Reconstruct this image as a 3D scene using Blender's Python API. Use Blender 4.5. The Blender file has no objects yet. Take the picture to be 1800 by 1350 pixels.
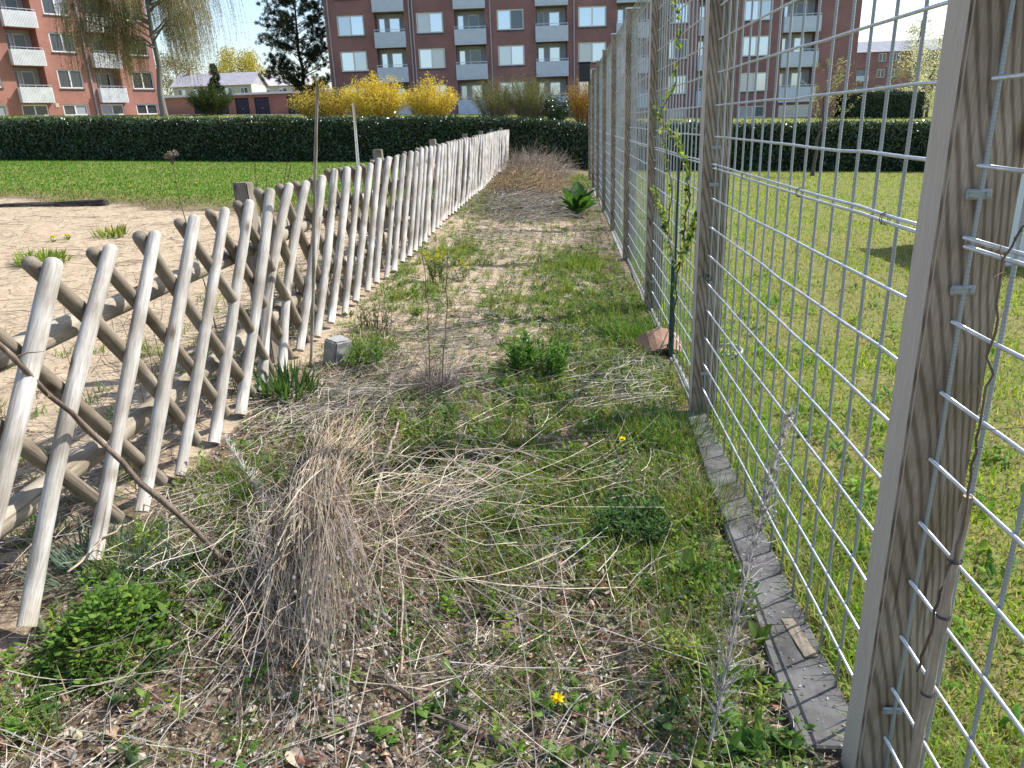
import bpy, bmesh, math, random
import numpy as np
from mathutils import Vector, Matrix, Euler
rng = np.random.default_rng(7); random.seed(7)
sc = bpy.context.scene
COL = sc.collection
R_ = math.radians

# ------------------------------------------------------------------ camera
F, EYE, YAW, PITCH, ROLL = 1310.0, 1.65, R_(4.37), math.atan(460/1310), -0.0385
cam = bpy.data.cameras.new('camera'); cam.sensor_width = 36; cam.lens = 36*F/1800; cam.clip_end = 2000; cam.clip_start = .02
camo = bpy.data.objects.new('camera', cam); COL.objects.link(camo)
RM = Matrix.Rotation(YAW, 3, 'Z') @ Matrix.Rotation(math.pi/2-PITCH, 3, 'X') @ Matrix.Rotation(ROLL, 3, 'Z')
camo.matrix_world = Matrix.Translation((0, 0, EYE)) @ RM.to_4x4()
sc.camera = camo
RMn = np.array(RM)
# ------------------------------------------------------------------ sky, sun, exposure
SUN_AZ, SUN_EL = R_(60), R_(46)
w = bpy.data.worlds.new('World'); sc.world = w; w.use_nodes = True
nt = w.node_tree; bg = nt.nodes['Background']
sky = nt.nodes.new('ShaderNodeTexSky'); sky.sky_type = 'NISHITA'; sky.sun_disc = False
sky.sun_elevation = SUN_EL; sky.sun_rotation = SUN_AZ; sky.air_density = 1.0; sky.dust_density = 1.5; sky.ozone_density = 1.2
nt.links.new(sky.outputs[0], bg.inputs[0]); bg.inputs[1].default_value = 0.14
sl = bpy.data.lights.new('sun', 'SUN'); sl.energy = 4.3; sl.angle = R_(.5); sl.color = (1, .965, .91)
so = bpy.data.objects.new('sun', sl); COL.objects.link(so)
sdir = Vector((math.sin(SUN_AZ)*math.cos(SUN_EL), math.cos(SUN_AZ)*math.cos(SUN_EL), math.sin(SUN_EL)))
so.rotation_euler = (-sdir).to_track_quat('-Z', 'Y').to_euler(); so.location = (0, 0, 30)
vs = sc.view_settings; vs.view_transform = 'Standard'; vs.look = 'None'; vs.gamma = 1; vs.exposure = 0.78

# ------------------------------------------------------------------ helpers: noise, terrain, pixels
def hash2(ix, iy, s):
    h = np.sin(ix*127.1 + iy*311.7 + s*74.7)*43758.5453
    return h - np.floor(h)
def vn(x, y, sc_, s=0):
    x = np.asarray(x, float)/sc_; y = np.asarray(y, float)/sc_
    ix, iy = np.floor(x), np.floor(y); fx, fy = x-ix, y-iy
    fx = fx*fx*(3-2*fx); fy = fy*fy*(3-2*fy)
    a = hash2(ix, iy, s); b = hash2(ix+1, iy, s); c = hash2(ix, iy+1, s); d = hash2(ix+1, iy+1, s)
    return a+(b-a)*fx+(c-a)*fy+(a-b-c+d)*fx*fy
def sst(a, b, x):
    t = np.clip((np.asarray(x, float)-a)/(b-a), 0, 1); return t*t*(3-2*t)
def Hf(x, y):
    x = np.asarray(x, float); y = np.asarray(y, float)
    z = -.035*np.clip(x, -70, 70)
    wl = np.clip((.8-x)/2.7, 0, 1)
    z = z + wl*.22*(1-np.exp(-np.clip(y-1.5, 0, None)/8))
    z = z + 1.75*sst(30, 52, y) + .35*sst(52, 100, y)
    near = 1-sst(9, 26, np.hypot(x, y))
    path = sst(-1.7, -1.4, x)*(1-sst(.35, .7, x))
    amp = .012+.02*path+.02*(1-sst(-2.4, -1.9, x))
    z = z + near*amp*((vn(x, y, .55, 1)-.5)*1.6+(vn(x, y, .2, 2)-.5)*.8+(vn(x, y, .07, 3)-.5)*.4)
    z = z + .08*(vn(x, y, 6, 4)-.5)*sst(8, 20, y)
    return z
def ray(px, py):
    return RMn @ np.array([(px-900)/F, -(py-675)/F, -1.0])
def gp(px, py):
    """the point of the ground seen at a photo pixel"""
    d = ray(px, py); t = .5; C = np.array([0, 0, EYE]); prev = t
    while t < 400:
        p = C+d*t
        if p[2] < Hf(p[0], p[1]): break
        prev = t; t *= 1.02
    a, b = prev, t
    for _ in range(18):
        m = (a+b)/2; p = C+d*m
        if p[2] < Hf(p[0], p[1]): b = m
        else: a = m
    p = C+d*b; p[2] = float(Hf(p[0], p[1])); return p
def on_x(px, py, c):
    d = ray(px, py); return np.array([0, 0, EYE])+d*(c/d[0])
def on_y(px, py, c):
    d = ray(px, py); return np.array([0, 0, EYE])+d*(c/d[1])
fh = np.array([-math.sin(YAW), math.cos(YAW), 0]); rt = np.array([math.cos(YAW), math.sin(YAW), 0])
def DL(D, L, z=None):
    p = fh*D+rt*L; p[2] = float(Hf(p[0], p[1])) if z is None else z; return p

# ------------------------------------------------------------------ helpers: objects
def setp(o, label=None, cat=None, group=None, kind=None):
    if label: o['label'] = label
    if cat: o['category'] = cat
    if group: o['group'] = group
    if kind: o['kind'] = kind
    return o
def empty(name, loc, label, cat, group=None):
    o = bpy.data.objects.new(name, None); COL.objects.link(o); o.location = loc; o.empty_display_size = .1
    return setp(o, label, cat, group)
def link(name, me, m=None, parent=None, loc=None, rot=None):
    o = bpy.data.objects.new(name, me); COL.objects.link(o)
    if m and len(me.materials) == 0: me.materials.append(m)
    if parent: o.parent = parent
    if loc is not None: o.location = loc
    if rot is not None: o.rotation_euler = rot
    return o
def np_mesh(name, V, quads=None, tris=None, C=None, smooth=False):
    me = bpy.data.meshes.new(name); V = np.asarray(V, np.float32)
    q = np.zeros((0, 4), np.int32) if quads is None or len(quads) == 0 else np.asarray(quads, np.int32)
    t = np.zeros((0, 3), np.int32) if tris is None or len(tris) == 0 else np.asarray(tris, np.int32)
    loops = np.concatenate([q.ravel(), t.ravel()]); n = len(q)+len(t)
    st = np.concatenate([np.arange(len(q))*4, len(q)*4+np.arange(len(t))*3]).astype(np.int32)
    me.vertices.add(len(V)); me.vertices.foreach_set('co', V.ravel())
    me.loops.add(len(loops)); me.loops.foreach_set('vertex_index', loops)
    me.polygons.add(n); me.polygons.foreach_set('loop_start', st)
    me.polygons.foreach_set('use_smooth', np.full(n, bool(smooth)))
    if C is not None:
        a = me.color_attributes.new('Col', 'FLOAT_COLOR', 'POINT')
        c4 = np.ones((len(V), 4), np.float32); c4[:, :3] = C; a.data.foreach_set('color', c4.ravel())
    me.update(calc_edges=True); me.validate(); return me

class Geo:
    """collects many small pieces (tubes, leaves, blades) into one mesh"""
    def __init__(s): s.V = []; s.Q = []; s.T = []; s.C = []; s.n = 0
    def add(s, V, Q, T, C):
        if len(Q): s.Q.append(np.asarray(Q)+s.n)
        if len(T): s.T.append(np.asarray(T)+s.n)
        s.V.append(V); s.C.append(C); s.n += len(V)
    def tubes(s, P, Rr, col, sides=3, cap=False):
        P = np.asarray(P, float); N, K, _ = P.shape
        Rr = np.broadcast_to(np.asarray(Rr, float), (N, K)) if np.ndim(Rr) < 2 or np.shape(Rr) != (N, K) else Rr
        T = np.gradient(P, axis=1); T /= np.linalg.norm(T, axis=2, keepdims=True)+1e-9
        ref = np.where(np.abs(T[..., 2:3]) > .9, np.array([1., 0, 0]), np.array([0, 0, 1.]))
        A = np.cross(T, ref); A /= np.linalg.norm(A, axis=2, keepdims=True)+1e-9; B = np.cross(T, A)
        ang = np.arange(sides)/sides*2*np.pi
        V = P[:, :, None]+Rr[:, :, None, None]*(A[:, :, None]*np.cos(ang)[:, None]+B[:, :, None]*np.sin(ang)[:, None])
        idx = np.arange(N*K*sides).reshape(N, K, sides); j = np.roll(np.arange(sides), -1)
        Q = np.stack([idx[:, :-1], idx[:, 1:], idx[:, 1:][..., j], idx[:, :-1][..., j]], -1).reshape(-1, 4)
        T_ = []
        if cap:
            for k in (0, K-1):
                for a in range(1, sides-1): T_.append(np.stack([idx[:, k, 0], idx[:, k, a], idx[:, k, a+1]], -1))
            T_ = np.concatenate(T_)
        col = np.broadcast_to(np.asarray(col, float), (N, 3))
        s.add(V.reshape(-1, 3), Q, T_, np.repeat(col, K*sides, 0))
    def strap(s, base, az, tilt, L, W, bend, col, prof=(1, .8, 0), fold=0., roll=0.):
        base = np.asarray(base, float); N = len(base); K = len(prof)
        f = lambda a: np.broadcast_to(np.asarray(a, float), (N,))
        az, tilt, L, W, bend, roll = map(f, (az, tilt, L, W, bend, roll))
        h = np.stack([np.cos(az), np.sin(az), 0*az], -1); side = np.stack([-np.sin(az), np.cos(az), 0*az], -1); up = np.array([0, 0, 1.])
        p = base.copy(); rows = []; cen = []
        for k in range(K):
            a = tilt+bend*(k/(K-1)); d = h*np.sin(a)[:, None]+up*np.cos(a)[:, None]
            nrm = np.cross(d, side); sd = side*np.cos(roll)[:, None]+nrm*np.sin(roll)[:, None]
            if k: p = p+d*(L/(K-1))[:, None]
            hw = (W*.5*prof[k])[:, None]
            if prof[k] == 0: rows.append([p])
            elif fold: rows.append([p+sd*hw-nrm*hw*fold, p, p-sd*hw-nrm*hw*fold])
            else: rows.append([p+sd*hw, p-sd*hw])
        ids = []; c = 0; VV = []
        for r in rows: ids.append(list(range(c, c+len(r)))); c += len(r); VV += r
        V = np.stack(VV, 1); off = (np.arange(N)*c)[:, None]; Q = []; T = []
        for a, b in zip(ids[:-1], ids[1:]):
            if len(a) == len(b):
                for i in range(len(a)-1): Q.append(off+np.array([[a[i], a[i+1], b[i+1], b[i]]]))
            elif len(b) == 1:
                for i in range(len(a)-1): T.append(off+np.array([[a[i], a[i+1], b[0]]]))
            else:
                for i in range(len(b)-1): T.append(off+np.array([[a[0], b[i+1], b[i]]]))
        col = np.broadcast_to(np.asarray(col, float), (N, 3))
        s.add(V.reshape(-1, 3), np.concatenate(Q) if Q else [], np.concatenate(T) if T else [], np.repeat(col, c, 0))
    def diamonds(s, P, d, nrm, L, W, col, fold=.25):
        """small folded leaves: centre, direction, rough normal"""
        P = np.asarray(P, float); N = len(P); d = d/(np.linalg.norm(d, axis=1, keepdims=True)+1e-9)
        sd = np.cross(d, nrm); sd /= np.linalg.norm(sd, axis=1, keepdims=True)+1e-9; nn = np.cross(sd, d)
        L = np.broadcast_to(np.asarray(L, float), (N,))[:, None]; W = np.broadcast_to(np.asarray(W, float), (N,))[:, None]
        V = np.stack([P-d*L*.5, P+sd*W*.5+nn*W*fold, P+d*L*.5, P-sd*W*.5+nn*W*fold], 1).reshape(-1, 3)
        o = (np.arange(N)*4)[:, None]
        T = np.concatenate([o+np.array([[0, 1, 2]]), o+np.array([[0, 2, 3]])])
        s.add(V, [], T, np.repeat(np.broadcast_to(np.asarray(col, float), (N, 3)), 4, 0))
    def mesh(s, name, smooth=False, org=None):
        V = np.concatenate(s.V)
        if org is not None: V = V-np.asarray(org)
        return np_mesh(name, V, np.concatenate(s.Q) if s.Q else None, np.concatenate(s.T) if s.T else None, np.concatenate(s.C), smooth)
def U(a, b, n=None): return rng.uniform(a, b, n)
def runit(n):
    v = rng.normal(size=(n, 3)); return v/np.linalg.norm(v, axis=1, keepdims=True)
def vary(col, n, a=.2, hue=.08):
    c = np.asarray(col, float)*(1+U(-a, a, (n, 1)))*(1+U(-hue, hue, (n, 3))); return np.clip(c, .004, .95)
def pick(cols, n, a=.2, hue=.06, p=None):
    c = np.asarray(cols, float)[rng.choice(len(cols), n, p=p)]; return np.clip(c*(1+U(-a, a, (n, 1)))*(1+U(-hue, hue, (n, 3))), .004, .95)

def box_mesh(name, x0, x1, y0, y1, z0, z1, bev=0.0, seg=1):
    bm = bmesh.new(); bmesh.ops.create_cube(bm, size=1)
    for v in bm.verts: v.co = Vector(((x0+x1)/2+v.co.x*(x1-x0), (y0+y1)/2+v.co.y*(y1-y0), (z0+z1)/2+v.co.z*(z1-z0)))
    if bev: bmesh.ops.bevel(bm, geom=bm.edges[:], offset=bev, segments=seg, affect='EDGES')
    me = bpy.data.meshes.new(name); bm.to_mesh(me); bm.free(); return me
class Boxes:
    """a few boxes in a facade's own axes (u along, o outward, v up) joined into one part"""
    def __init__(s, O, du, no): s.O = np.array(O, float); s.du = np.array(du, float); s.no = np.array(no, float); s.V = []; s.Q = []; s.n = 0
    def pt(s, u, o, v): return s.O+s.du*u+s.no*o+np.array([0, 0, v])
    def box(s, u0, u1, o0, o1, v0, v1):
        s.V += [s.pt(u, o, v) for u in (u0, u1) for o in (o0, o1) for v in (v0, v1)]
        for q in ((0, 1, 3, 2), (4, 6, 7, 5), (0, 4, 5, 1), (2, 3, 7, 6), (0, 2, 6, 4), (1, 5, 7, 3)): s.Q.append([i+s.n for i in q])
        s.n += 8; return s
    def quad(s, pts):
        s.V += [s.pt(*p) for p in pts]; s.Q.append([s.n, s.n+1, s.n+2, s.n+3]); s.n += 4; return s
    def link(s, name, m, parent, org):
        V = np.array(s.V)-np.asarray(org); o = link(name, np_mesh(name, V, s.Q), m, parent); s.V = []; s.Q = []; s.n = 0; return o

# ------------------------------------------------------------------ materials
def mat(name):
    m = bpy.data.materials.new(name); m.use_nodes = True; return m, m.node_tree, m.node_tree.nodes['Principled BSDF']
def nd(t, typ, **kw):
    n = t.nodes.new(typ)
    for k, v in kw.items():
        if k in n.inputs: n.inputs[k].default_value = v
        else: setattr(n, k, v)
    return n
def ramp(t, fac, stops):
    r = t.nodes.new('ShaderNodeValToRGB'); e = r.color_ramp.elements
    while len(e) < len(stops): e.new(.5)
    for i, (p, c) in enumerate(stops): e[i].position = p; e[i].color = (*c, 1) if len(c) == 3 else c
    t.links.new(fac, r.inputs[0]); return r.outputs[0]
def mixc(t, fac, a, b, mode='MIX'):
    m = t.nodes.new('ShaderNodeMix'); m.data_type = 'RGBA'; m.blend_type = mode
    for i, v in ((0, fac), (6, a), (7, b)):
        if hasattr(v, 'is_output'): t.links.new(v, m.inputs[i])
        elif isinstance(v, (int, float)): m.inputs[i].default_value = v
        else: m.inputs[i].default_value = (*v, 1)
    return m.outputs[2]
def bump(t, b, h, s=.3, dist=.01):
    n = nd(t, 'ShaderNodeBump', Strength=s, Distance=dist); t.links.new(h, n.inputs['Height']); t.links.new(n.outputs[0], b.inputs['Normal'])
def plain(name, col, rough=.6, metal=0., var=.12, scale=8., bumps=0., spec=.5):
    m, t, b = mat(name); tc = nd(t, 'ShaderNodeTexCoord'); no = nd(t, 'ShaderNodeTexNoise', Scale=scale, Detail=5.0)
    t.links.new(tc.outputs['Object'], no.inputs['Vector'])
    c = ramp(t, no.outputs['Fac'], [(.3, [v*(1-var) for v in col]), (.7, [min(1, v*(1+var)) for v in col])])
    t.links.new(c, b.inputs['Base Color']); b.inputs['Roughness'].default_value = rough; b.inputs['Metallic'].default_value = metal
    b.inputs['Specular IOR Level'].default_value = spec
    if bumps: bump(t, b, no.outputs['Fac'], bumps)
    return m
def leafmat(name, trans=.35, rough=.5, spec=.35, bright=1.0):
    m, t, b = mat(name); a = nd(t, 'ShaderNodeAttribute', attribute_name='Col')
    t.links.new(a.outputs['Color'], b.inputs['Base Color']); b.inputs['Roughness'].default_value = rough; b.inputs['Specular IOR Level'].default_value = spec
    if trans:
        tr = nd(t, 'ShaderNodeBsdfTranslucent'); c = mixc(t, 1.0, a.outputs['Color'], (1.35, 1.3, .7), 'MULTIPLY'); t.links.new(c, tr.inputs[0])
        mx = nd(t, 'ShaderNodeMixShader'); mx.inputs[0].default_value = trans
        t.links.new(b.outputs[0], mx.inputs[1]); t.links.new(tr.outputs[0], mx.inputs[2])
        t.links.new(mx.outputs[0], t.nodes['Material Output'].inputs[0])
    return m
M_LEAF = leafmat('green_leaf', .4, .6, .14); M_DRY = leafmat('dry_stalk', .12, .7, .2); M_LITTER = leafmat('dead_leaf', .1, .8, .15)
M_LAUREL = leafmat('laurel_leaf', .12, .28, .6); M_BARK = leafmat('bark', 0, .9, .1); M_PETAL = leafmat('petal', .3, .6, .2)

def wood(name, light, dark, grain=26., tint=(.5, .5, .5), ring=True, rough=.8, left=None):
    m, t, b = mat(name); tc = nd(t, 'ShaderNodeTexCoord'); oi = nd(t, 'ShaderNodeObjectInfo')
    off = nd(t, 'ShaderNodeVectorMath', operation='MULTIPLY_ADD'); off.inputs[1].default_value = (1, 1, 1)
    cm = nd(t, 'ShaderNodeCombineXYZ'); mul = nd(t, 'ShaderNodeMath', operation='MULTIPLY'); mul.inputs[1].default_value = 23.0 if not ring else 3.0
    t.links.new(oi.outputs['Random'], mul.inputs[0]); t.links.new(mul.outputs[0], cm.inputs[2])
    t.links.new(tc.outputs['Object'], off.inputs[0]); t.links.new(cm.outputs[0], off.inputs[2])
    mp = nd(t, 'ShaderNodeMapping'); mp.inputs['Scale'].default_value = (1, 1, .06); t.links.new(off.outputs[0], mp.inputs[0])
    fine = nd(t, 'ShaderNodeTexNoise', Scale=grain*6, Detail=6.0, Roughness=.65); t.links.new(mp.outputs[0], fine.inputs['Vector'])
    if ring:
        mp2 = nd(t, 'ShaderNodeMapping'); mp2.inputs['Scale'].default_value = (1, 1, .3); mp2.inputs['Rotation'].default_value = (R_(13), R_(6), 0); mp2.inputs['Location'].default_value = (.02, .05, 0); t.links.new(off.outputs[0], mp2.inputs[0])
        wv = nd(t, 'ShaderNodeTexWave', wave_type='RINGS', rings_direction='Z', Scale=grain, Distortion=4.5, Detail=1.5)
        wv.inputs['Detail Scale'].default_value = .35; t.links.new(mp2.outputs[0], wv.inputs['Vector']); g = wv.outputs['Fac']
    else:
        mp2 = nd(t, 'ShaderNodeMapping'); mp2.inputs['Scale'].default_value = (1, 1, .1); t.links.new(off.outputs[0], mp2.inputs[0])
        wv = nd(t, 'ShaderNodeTexNoise', Scale=grain, Detail=4.0, Distortion=1.2); t.links.new(mp2.outputs[0], wv.inputs['Vector']); g = wv.outputs['Fac']
    c1 = ramp(t, g, [(.05, dark), (.6, light)] if ring else [(.25, dark), (.75, light)])
    c2 = ramp(t, fine.outputs['Fac'], [(.3, (.45, .42, .4)), (.62, (1, 1, 1))])
    c = mixc(t, .75, c1, c2, 'MULTIPLY')
    st = nd(t, 'ShaderNodeTexNoise', Scale=3.5, Detail=4.0); t.links.new(off.outputs[0], st.inputs['Vector'])
    s2 = ramp(t, st.outputs['Fac'], [(.34, (.62, .58, .52)), (.64, (1.1, 1.1, 1.1))]); c = mixc(t, 1.0, c, s2, 'MULTIPLY')
    kn = nd(t, 'ShaderNodeTexVoronoi', Scale=8.0); mk = nd(t, 'ShaderNodeMapping'); mk.inputs['Scale'].default_value = (1, 1, .45); t.links.new(off.outputs[0], mk.inputs[0]); t.links.new(mk.outputs[0], kn.inputs['Vector'])
    kf = ramp(t, kn.outputs['Distance'], [(.07, (.28, .22, .17)), (.13, (.75, .7, .64)), (.2, (1, 1, 1))]); c = mixc(t, .9, c, kf, 'MULTIPLY')
    ck = nd(t, 'ShaderNodeTexNoise', Scale=38.0, Detail=3.0); mc = nd(t, 'ShaderNodeMapping'); mc.inputs['Scale'].default_value = (1, 1, .035); t.links.new(off.outputs[0], mc.inputs[0]); t.links.new(mc.outputs[0], ck.inputs['Vector'])
    c = mixc(t, .75, c, ramp(t, ck.outputs['Fac'], [(.30, (.3, .26, .22)), (.36, (1, 1, 1))]), 'MULTIPLY')
    if left:   # left face paler: bounce light from sky and ground put into the colour
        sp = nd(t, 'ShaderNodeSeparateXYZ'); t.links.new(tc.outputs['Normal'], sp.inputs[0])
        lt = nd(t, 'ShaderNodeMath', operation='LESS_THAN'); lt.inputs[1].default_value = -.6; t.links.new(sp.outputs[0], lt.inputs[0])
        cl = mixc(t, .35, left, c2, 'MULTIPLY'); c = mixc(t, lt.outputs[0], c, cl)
    t.links.new(c, b.inputs['Base Color']); b.inputs['Roughness'].default_value = rough; b.inputs['Specular IOR Level'].default_value = .25
    ad = nd(t, 'ShaderNodeMath', operation='MULTIPLY_ADD'); ad.inputs[1].default_value = .4; t.links.new(g, ad.inputs[0]); t.links.new(fine.outputs['Fac'], ad.inputs[2])
    bump(t, b, ad.outputs[0], .45, .003); return m
M_PICKET = wood('weathered_picket', (.66, .64, .605), (.44, .415, .375), 30, ring=False)
M_PICKB = wood('brown_picket', (.36, .31, .25), (.22, .185, .14), 30, ring=False)
M_RAIL = wood('fence_rail', (.5, .45, .37), (.34, .3, .235), 26, ring=False)
M_POSTL = wood('old_grey_post', (.40, .36, .31), (.27, .24, .2), 24, ring=False)
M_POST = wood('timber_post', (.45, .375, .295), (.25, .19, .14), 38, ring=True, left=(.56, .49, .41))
M_CANE = wood('cane', (.5, .46, .4), (.33, .29, .24), 30, ring=False); M_BAMB = wood('bamboo', (.56, .48, .38), (.36, .29, .22), 30, ring=False)
M_BRANCH = wood('branch_bark', (.3, .24, .19), (.12, .09, .07), 40, ring=False)
M_PALE = wood('bare_wood', (.6, .52, .42), (.4, .31, .24), 30, ring=False)
M_ZINC = plain('galvanised_steel', (.62, .64, .65), .38, .75, .15, 40, .05)
m, t, b = mat('ribbed_bar'); tc = nd(t, 'ShaderNodeTexCoord'); wv = nd(t, 'ShaderNodeTexWave', Scale=42.0, Distortion=1.0, bands_direction='Z'); t.links.new(tc.outputs['Object'], wv.inputs['Vector'])
b.inputs['Base Color'].default_value = (.34, .37, .38, 1); b.inputs['Metallic'].default_value = .45; b.inputs['Roughness'].default_value = .55; bump(t, b, wv.outputs['Fac'], .35, .0015); M_BAR = m
M_CONC = plain('concrete', (.105, .103, .102), .9, 0, .5, 9, .8, .2); M_CONCL = plain('pale_concrete', (.27, .265, .26), .9, 0, .22, 18, .5, .2)
M_PANEL = plain('balcony_panel', (.60, .66, .76), .6, 0, .06, 2); M_WHITE = plain('white_paint', (.78, .78, .76), .5, 0, .05, 3)
M_BLUEW = plain('blue_grey_wall', (.45, .52, .6), .7, 0, .08, 2); M_RENDER = plain('pale_render', (.55, .5, .42), .8, 0, .1, 1)
M_ROOF = plain('grey_roof', (.3, .29, .32), .8, 0, .15, 1.5); M_ROOFB = plain('blue_grey_roof', (.16, .18, .23), .7, 0, .15, 1)
M_NAVY = plain('navy_door', (.018, .024, .045), .5, 0, .2, 2); M_BLACK = plain('black_plastic', (.02, .02, .025), .5)
M_GREENP = plain('green_coated_steel', (.02, .06, .045), .45, 0, .2, 30); M_ASPH = plain('asphalt', (.13, .13, .14), .9, 0, .2, 4, .2)
M_TERRA = plain('terracotta', (.34, .2, .13), .85, 0, .25, 16, .4); M_PIPE = plain('drainpipe', (.4, .36, .38), .5, .2)
M_TARP = plain('white_board', (.75, .77, .8), .5, 0, .04, 2); M_WIRE = plain('dark_wire', (.06, .05, .05), .5, .3)
M_HOSE = plain('grey_rim', (.3, .3, .31), .5); M_DARKWOOD = wood('tarred_sleeper', (.11, .1, .09), (.05, .045, .04), 20, ring=False)
def brickmat(name, c1, c2, mortar):
    m, t, b = mat(name); tc = nd(t, 'ShaderNodeTexCoord'); br = nd(t, 'ShaderNodeTexBrick', Scale=1.0)
    uv = nd(t, 'ShaderNodeUVMap'); t.links.new(uv.outputs[0], br.inputs['Vector'])
    for k, v in (('Color1', c1), ('Color2', c2), ('Mortar', mortar)): br.inputs[k].default_value = (*v, 1)
    br.inputs['Mortar Size'].default_value = .012; br.inputs['Brick Width'].default_value = .24; br.inputs['Row Height'].default_value = .075
    no = nd(t, 'ShaderNodeTexNoise', Scale=.6, Detail=6.0); t.links.new(tc.outputs['Object'], no.inputs['Vector'])
    f = ramp(t, no.outputs['Fac'], [(.3, (.8, .8, .8)), (.7, (1.15, 1.12, 1.1))]); c = mixc(t, 1.0, br.outputs['Color'], f, 'MULTIPLY')
    t.links.new(c, b.inputs['Base Color']); b.inputs['Roughness'].default_value = .9; b.inputs['Specular IOR Level'].default_value = .2; return m
M_BRICKL = brickmat('red_brick', (.44, .17, .13), (.36, .135, .105), (.38, .26, .21)); M_BRICKM = brickmat('dark_red_brick', (.34, .15, .14), (.27, .12, .115), (.34, .24, .23))
def glass(name, base, refl):
    m, t, b = mat(name); b.inputs['Base Color'].default_value = (*base, 1); b.inputs['Roughness'].default_value = .6
    g = nd(t, 'ShaderNodeBsdfGlossy', Roughness=.03); g.inputs[0].default_value = (.74, .84, .96, 1); mx = nd(t, 'ShaderNodeMixShader'); mx.inputs[0].default_value = refl
    t.links.new(b.outputs[0], mx.inputs[1]); t.links.new(g.outputs[0], mx.inputs[2]); t.links.new(mx.outputs[0], t.nodes['Material Output'].inputs[0]); return m
GL_DIM = glass('dim_glass', (.025, .028, .03), .05); GL_CURT2 = glass('drawn_blind', (.3, .32, .34), .05); GL_DARK = glass('window_glass', (.02, .022, .025), .12); GL_SKY = glass('sky_glass', (.42, .48, .56), .7); GL_CURT = glass('curtained_glass', (.6, .6, .58), .2); GL_MID = glass('grey_glass', (.2, .23, .27), .5)

# ground: sand, soil and turf told apart by a painted mask (r sand, g turf, b litter soil)
m, t, b = mat('ground'); a = nd(t, 'ShaderNodeAttribute', attribute_name='Col'); tc = nd(t, 'ShaderNodeTexCoord')
n1 = nd(t, 'ShaderNodeTexNoise', Scale=9.0, Detail=8.0, Roughness=.7); n2 = nd(t, 'ShaderNodeTexNoise', Scale=90.0, Detail=4.0, Roughness=.7); n3 = nd(t, 'ShaderNodeTexVoronoi', Scale=60.0)
for n in (n1, n2, n3): t.links.new(tc.outputs['Object'], n.inputs['Vector'])
sand = ramp(t, n1.outputs['Fac'], [(.3, (.31, .24, .165)), (.7, (.57, .465, .335))]); sand = mixc(t, .5, sand, ramp(t, n2.outputs['Fac'], [(.35, (.55, .5, .45)), (.6, (1.1, 1.08, 1.05))]), 'MULTIPLY')
soil = ramp(t, n1.outputs['Fac'], [(.3, (.09, .068, .05)), (.7, (.25, .19, .14))]); soil = mixc(t, .6, soil, ramp(t, n2.outputs['Fac'], [(.35, (.5, .5, .5)), (.62, (1.4, 1.35, 1.25))]), 'MULTIPLY')
turf = ramp(t, n1.outputs['Fac'], [(.3, (.12, .145, .03)), (.7, (.22, .21, .075))])
sp = nd(t, 'ShaderNodeSeparateColor'); t.links.new(a.outputs['Color'], sp.inputs[0])
fs = nd(t, 'ShaderNodeMath', operation='MULTIPLY_ADD'); fs.inputs[1].default_value = 1.0; t.links.new(sp.outputs[0], fs.inputs[0])
ms = nd(t, 'ShaderNodeMath', operation='MULTIPLY_ADD'); ms.inputs[1].default_value = 1.2; ms.inputs[2].default_value = -.6; t.links.new(n1.outputs['Fac'], ms.inputs[0]); t.links.new(ms.outputs[0], fs.inputs[2])
c = mixc(t, ramp(t, fs.outputs[0], [(.35, (0, 0, 0)), (.6, (1, 1, 1))]), soil, sand); c = mixc(t, sp.outputs[1], c, turf)
t.links.new(c, b.inputs['Base Color']); b.inputs['Roughness'].default_value = .95; b.inputs['Specular IOR Level'].default_value = .1; bump(t, b, n2.outputs['Fac'], .6, .012); M_GROUND = m

# ------------------------------------------------------------------ the setting: ground
def lines(a, lo, hi, b, step, gr=1.11):
    L = list(np.arange(lo, hi+1e-6, step)); s = step; x = lo
    while x > a: s *= gr; x -= s; L.insert(0, x)
    s = step; x = L[-1]
    while x < b: s *= gr; x += s; L.append(x)
    return np.array(L)
gx = lines(-260, -3.2, 2.6, 260, .04); gy = lines(-12, 1.0, 8.0, 420, .045)
X, Y = np.meshgrid(gx, gy, indexing='ij')
def sand_mask(x, y):
    inpath = (x > -1.8) & (x < .7)
    sp_ = sst(4.0, 6.0, y)*(1-sst(11, 15, y))*(1-sst(-.2, .5, x+.25*(vn(x, y, .8, 9)-.5)))
    sp_ = sp_*(.55+.6*vn(x, y, .7, 5)) + .25*sst(3.2, 4.5, y)*(vn(x, y, .5, 8) > .55)
    edge = 13.2-.35*np.clip(x+7, -9, 4)
    bed = (1-sst(-.6, .3, y-edge+1.2*(vn(x, y, 1.2, 6)-.5)))*(.62+.45*vn(x, y, 1.1, 7))*(.45+.55*sst(2.5, 5, y))
    return np.where(inpath, sp_, np.where(x <= -1.8, bed, 0.0))
def turf_mask(x, y):
    edge = 13.2-.35*np.clip(x+7, -9, 4)
    l = sst(-.6, 1.6, y-edge+1.6*(vn(x, y, 1.2, 6)-.5)+1.2*(vn(x, y, .35, 16)-.5))*(x < -1.9)
    r = sst(.76, .84, x)
    far = sst(26, 28, y)
    return np.clip(np.maximum(np.maximum(l, r*.9), far), 0, 1)
idx = np.arange(X.size).reshape(X.shape); q = np.stack([idx[:-1, :-1], idx[1:, :-1], idx[1:, 1:], idx[:-1, 1:]], -1).reshape(-1, 4)
Vg = np.stack([X.ravel(), Y.ravel(), Hf(X, Y).ravel()], -1); Cg = np.stack([sand_mask(X, Y).ravel(), turf_mask(X, Y).ravel(), 0*X.ravel()], -1)
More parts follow.
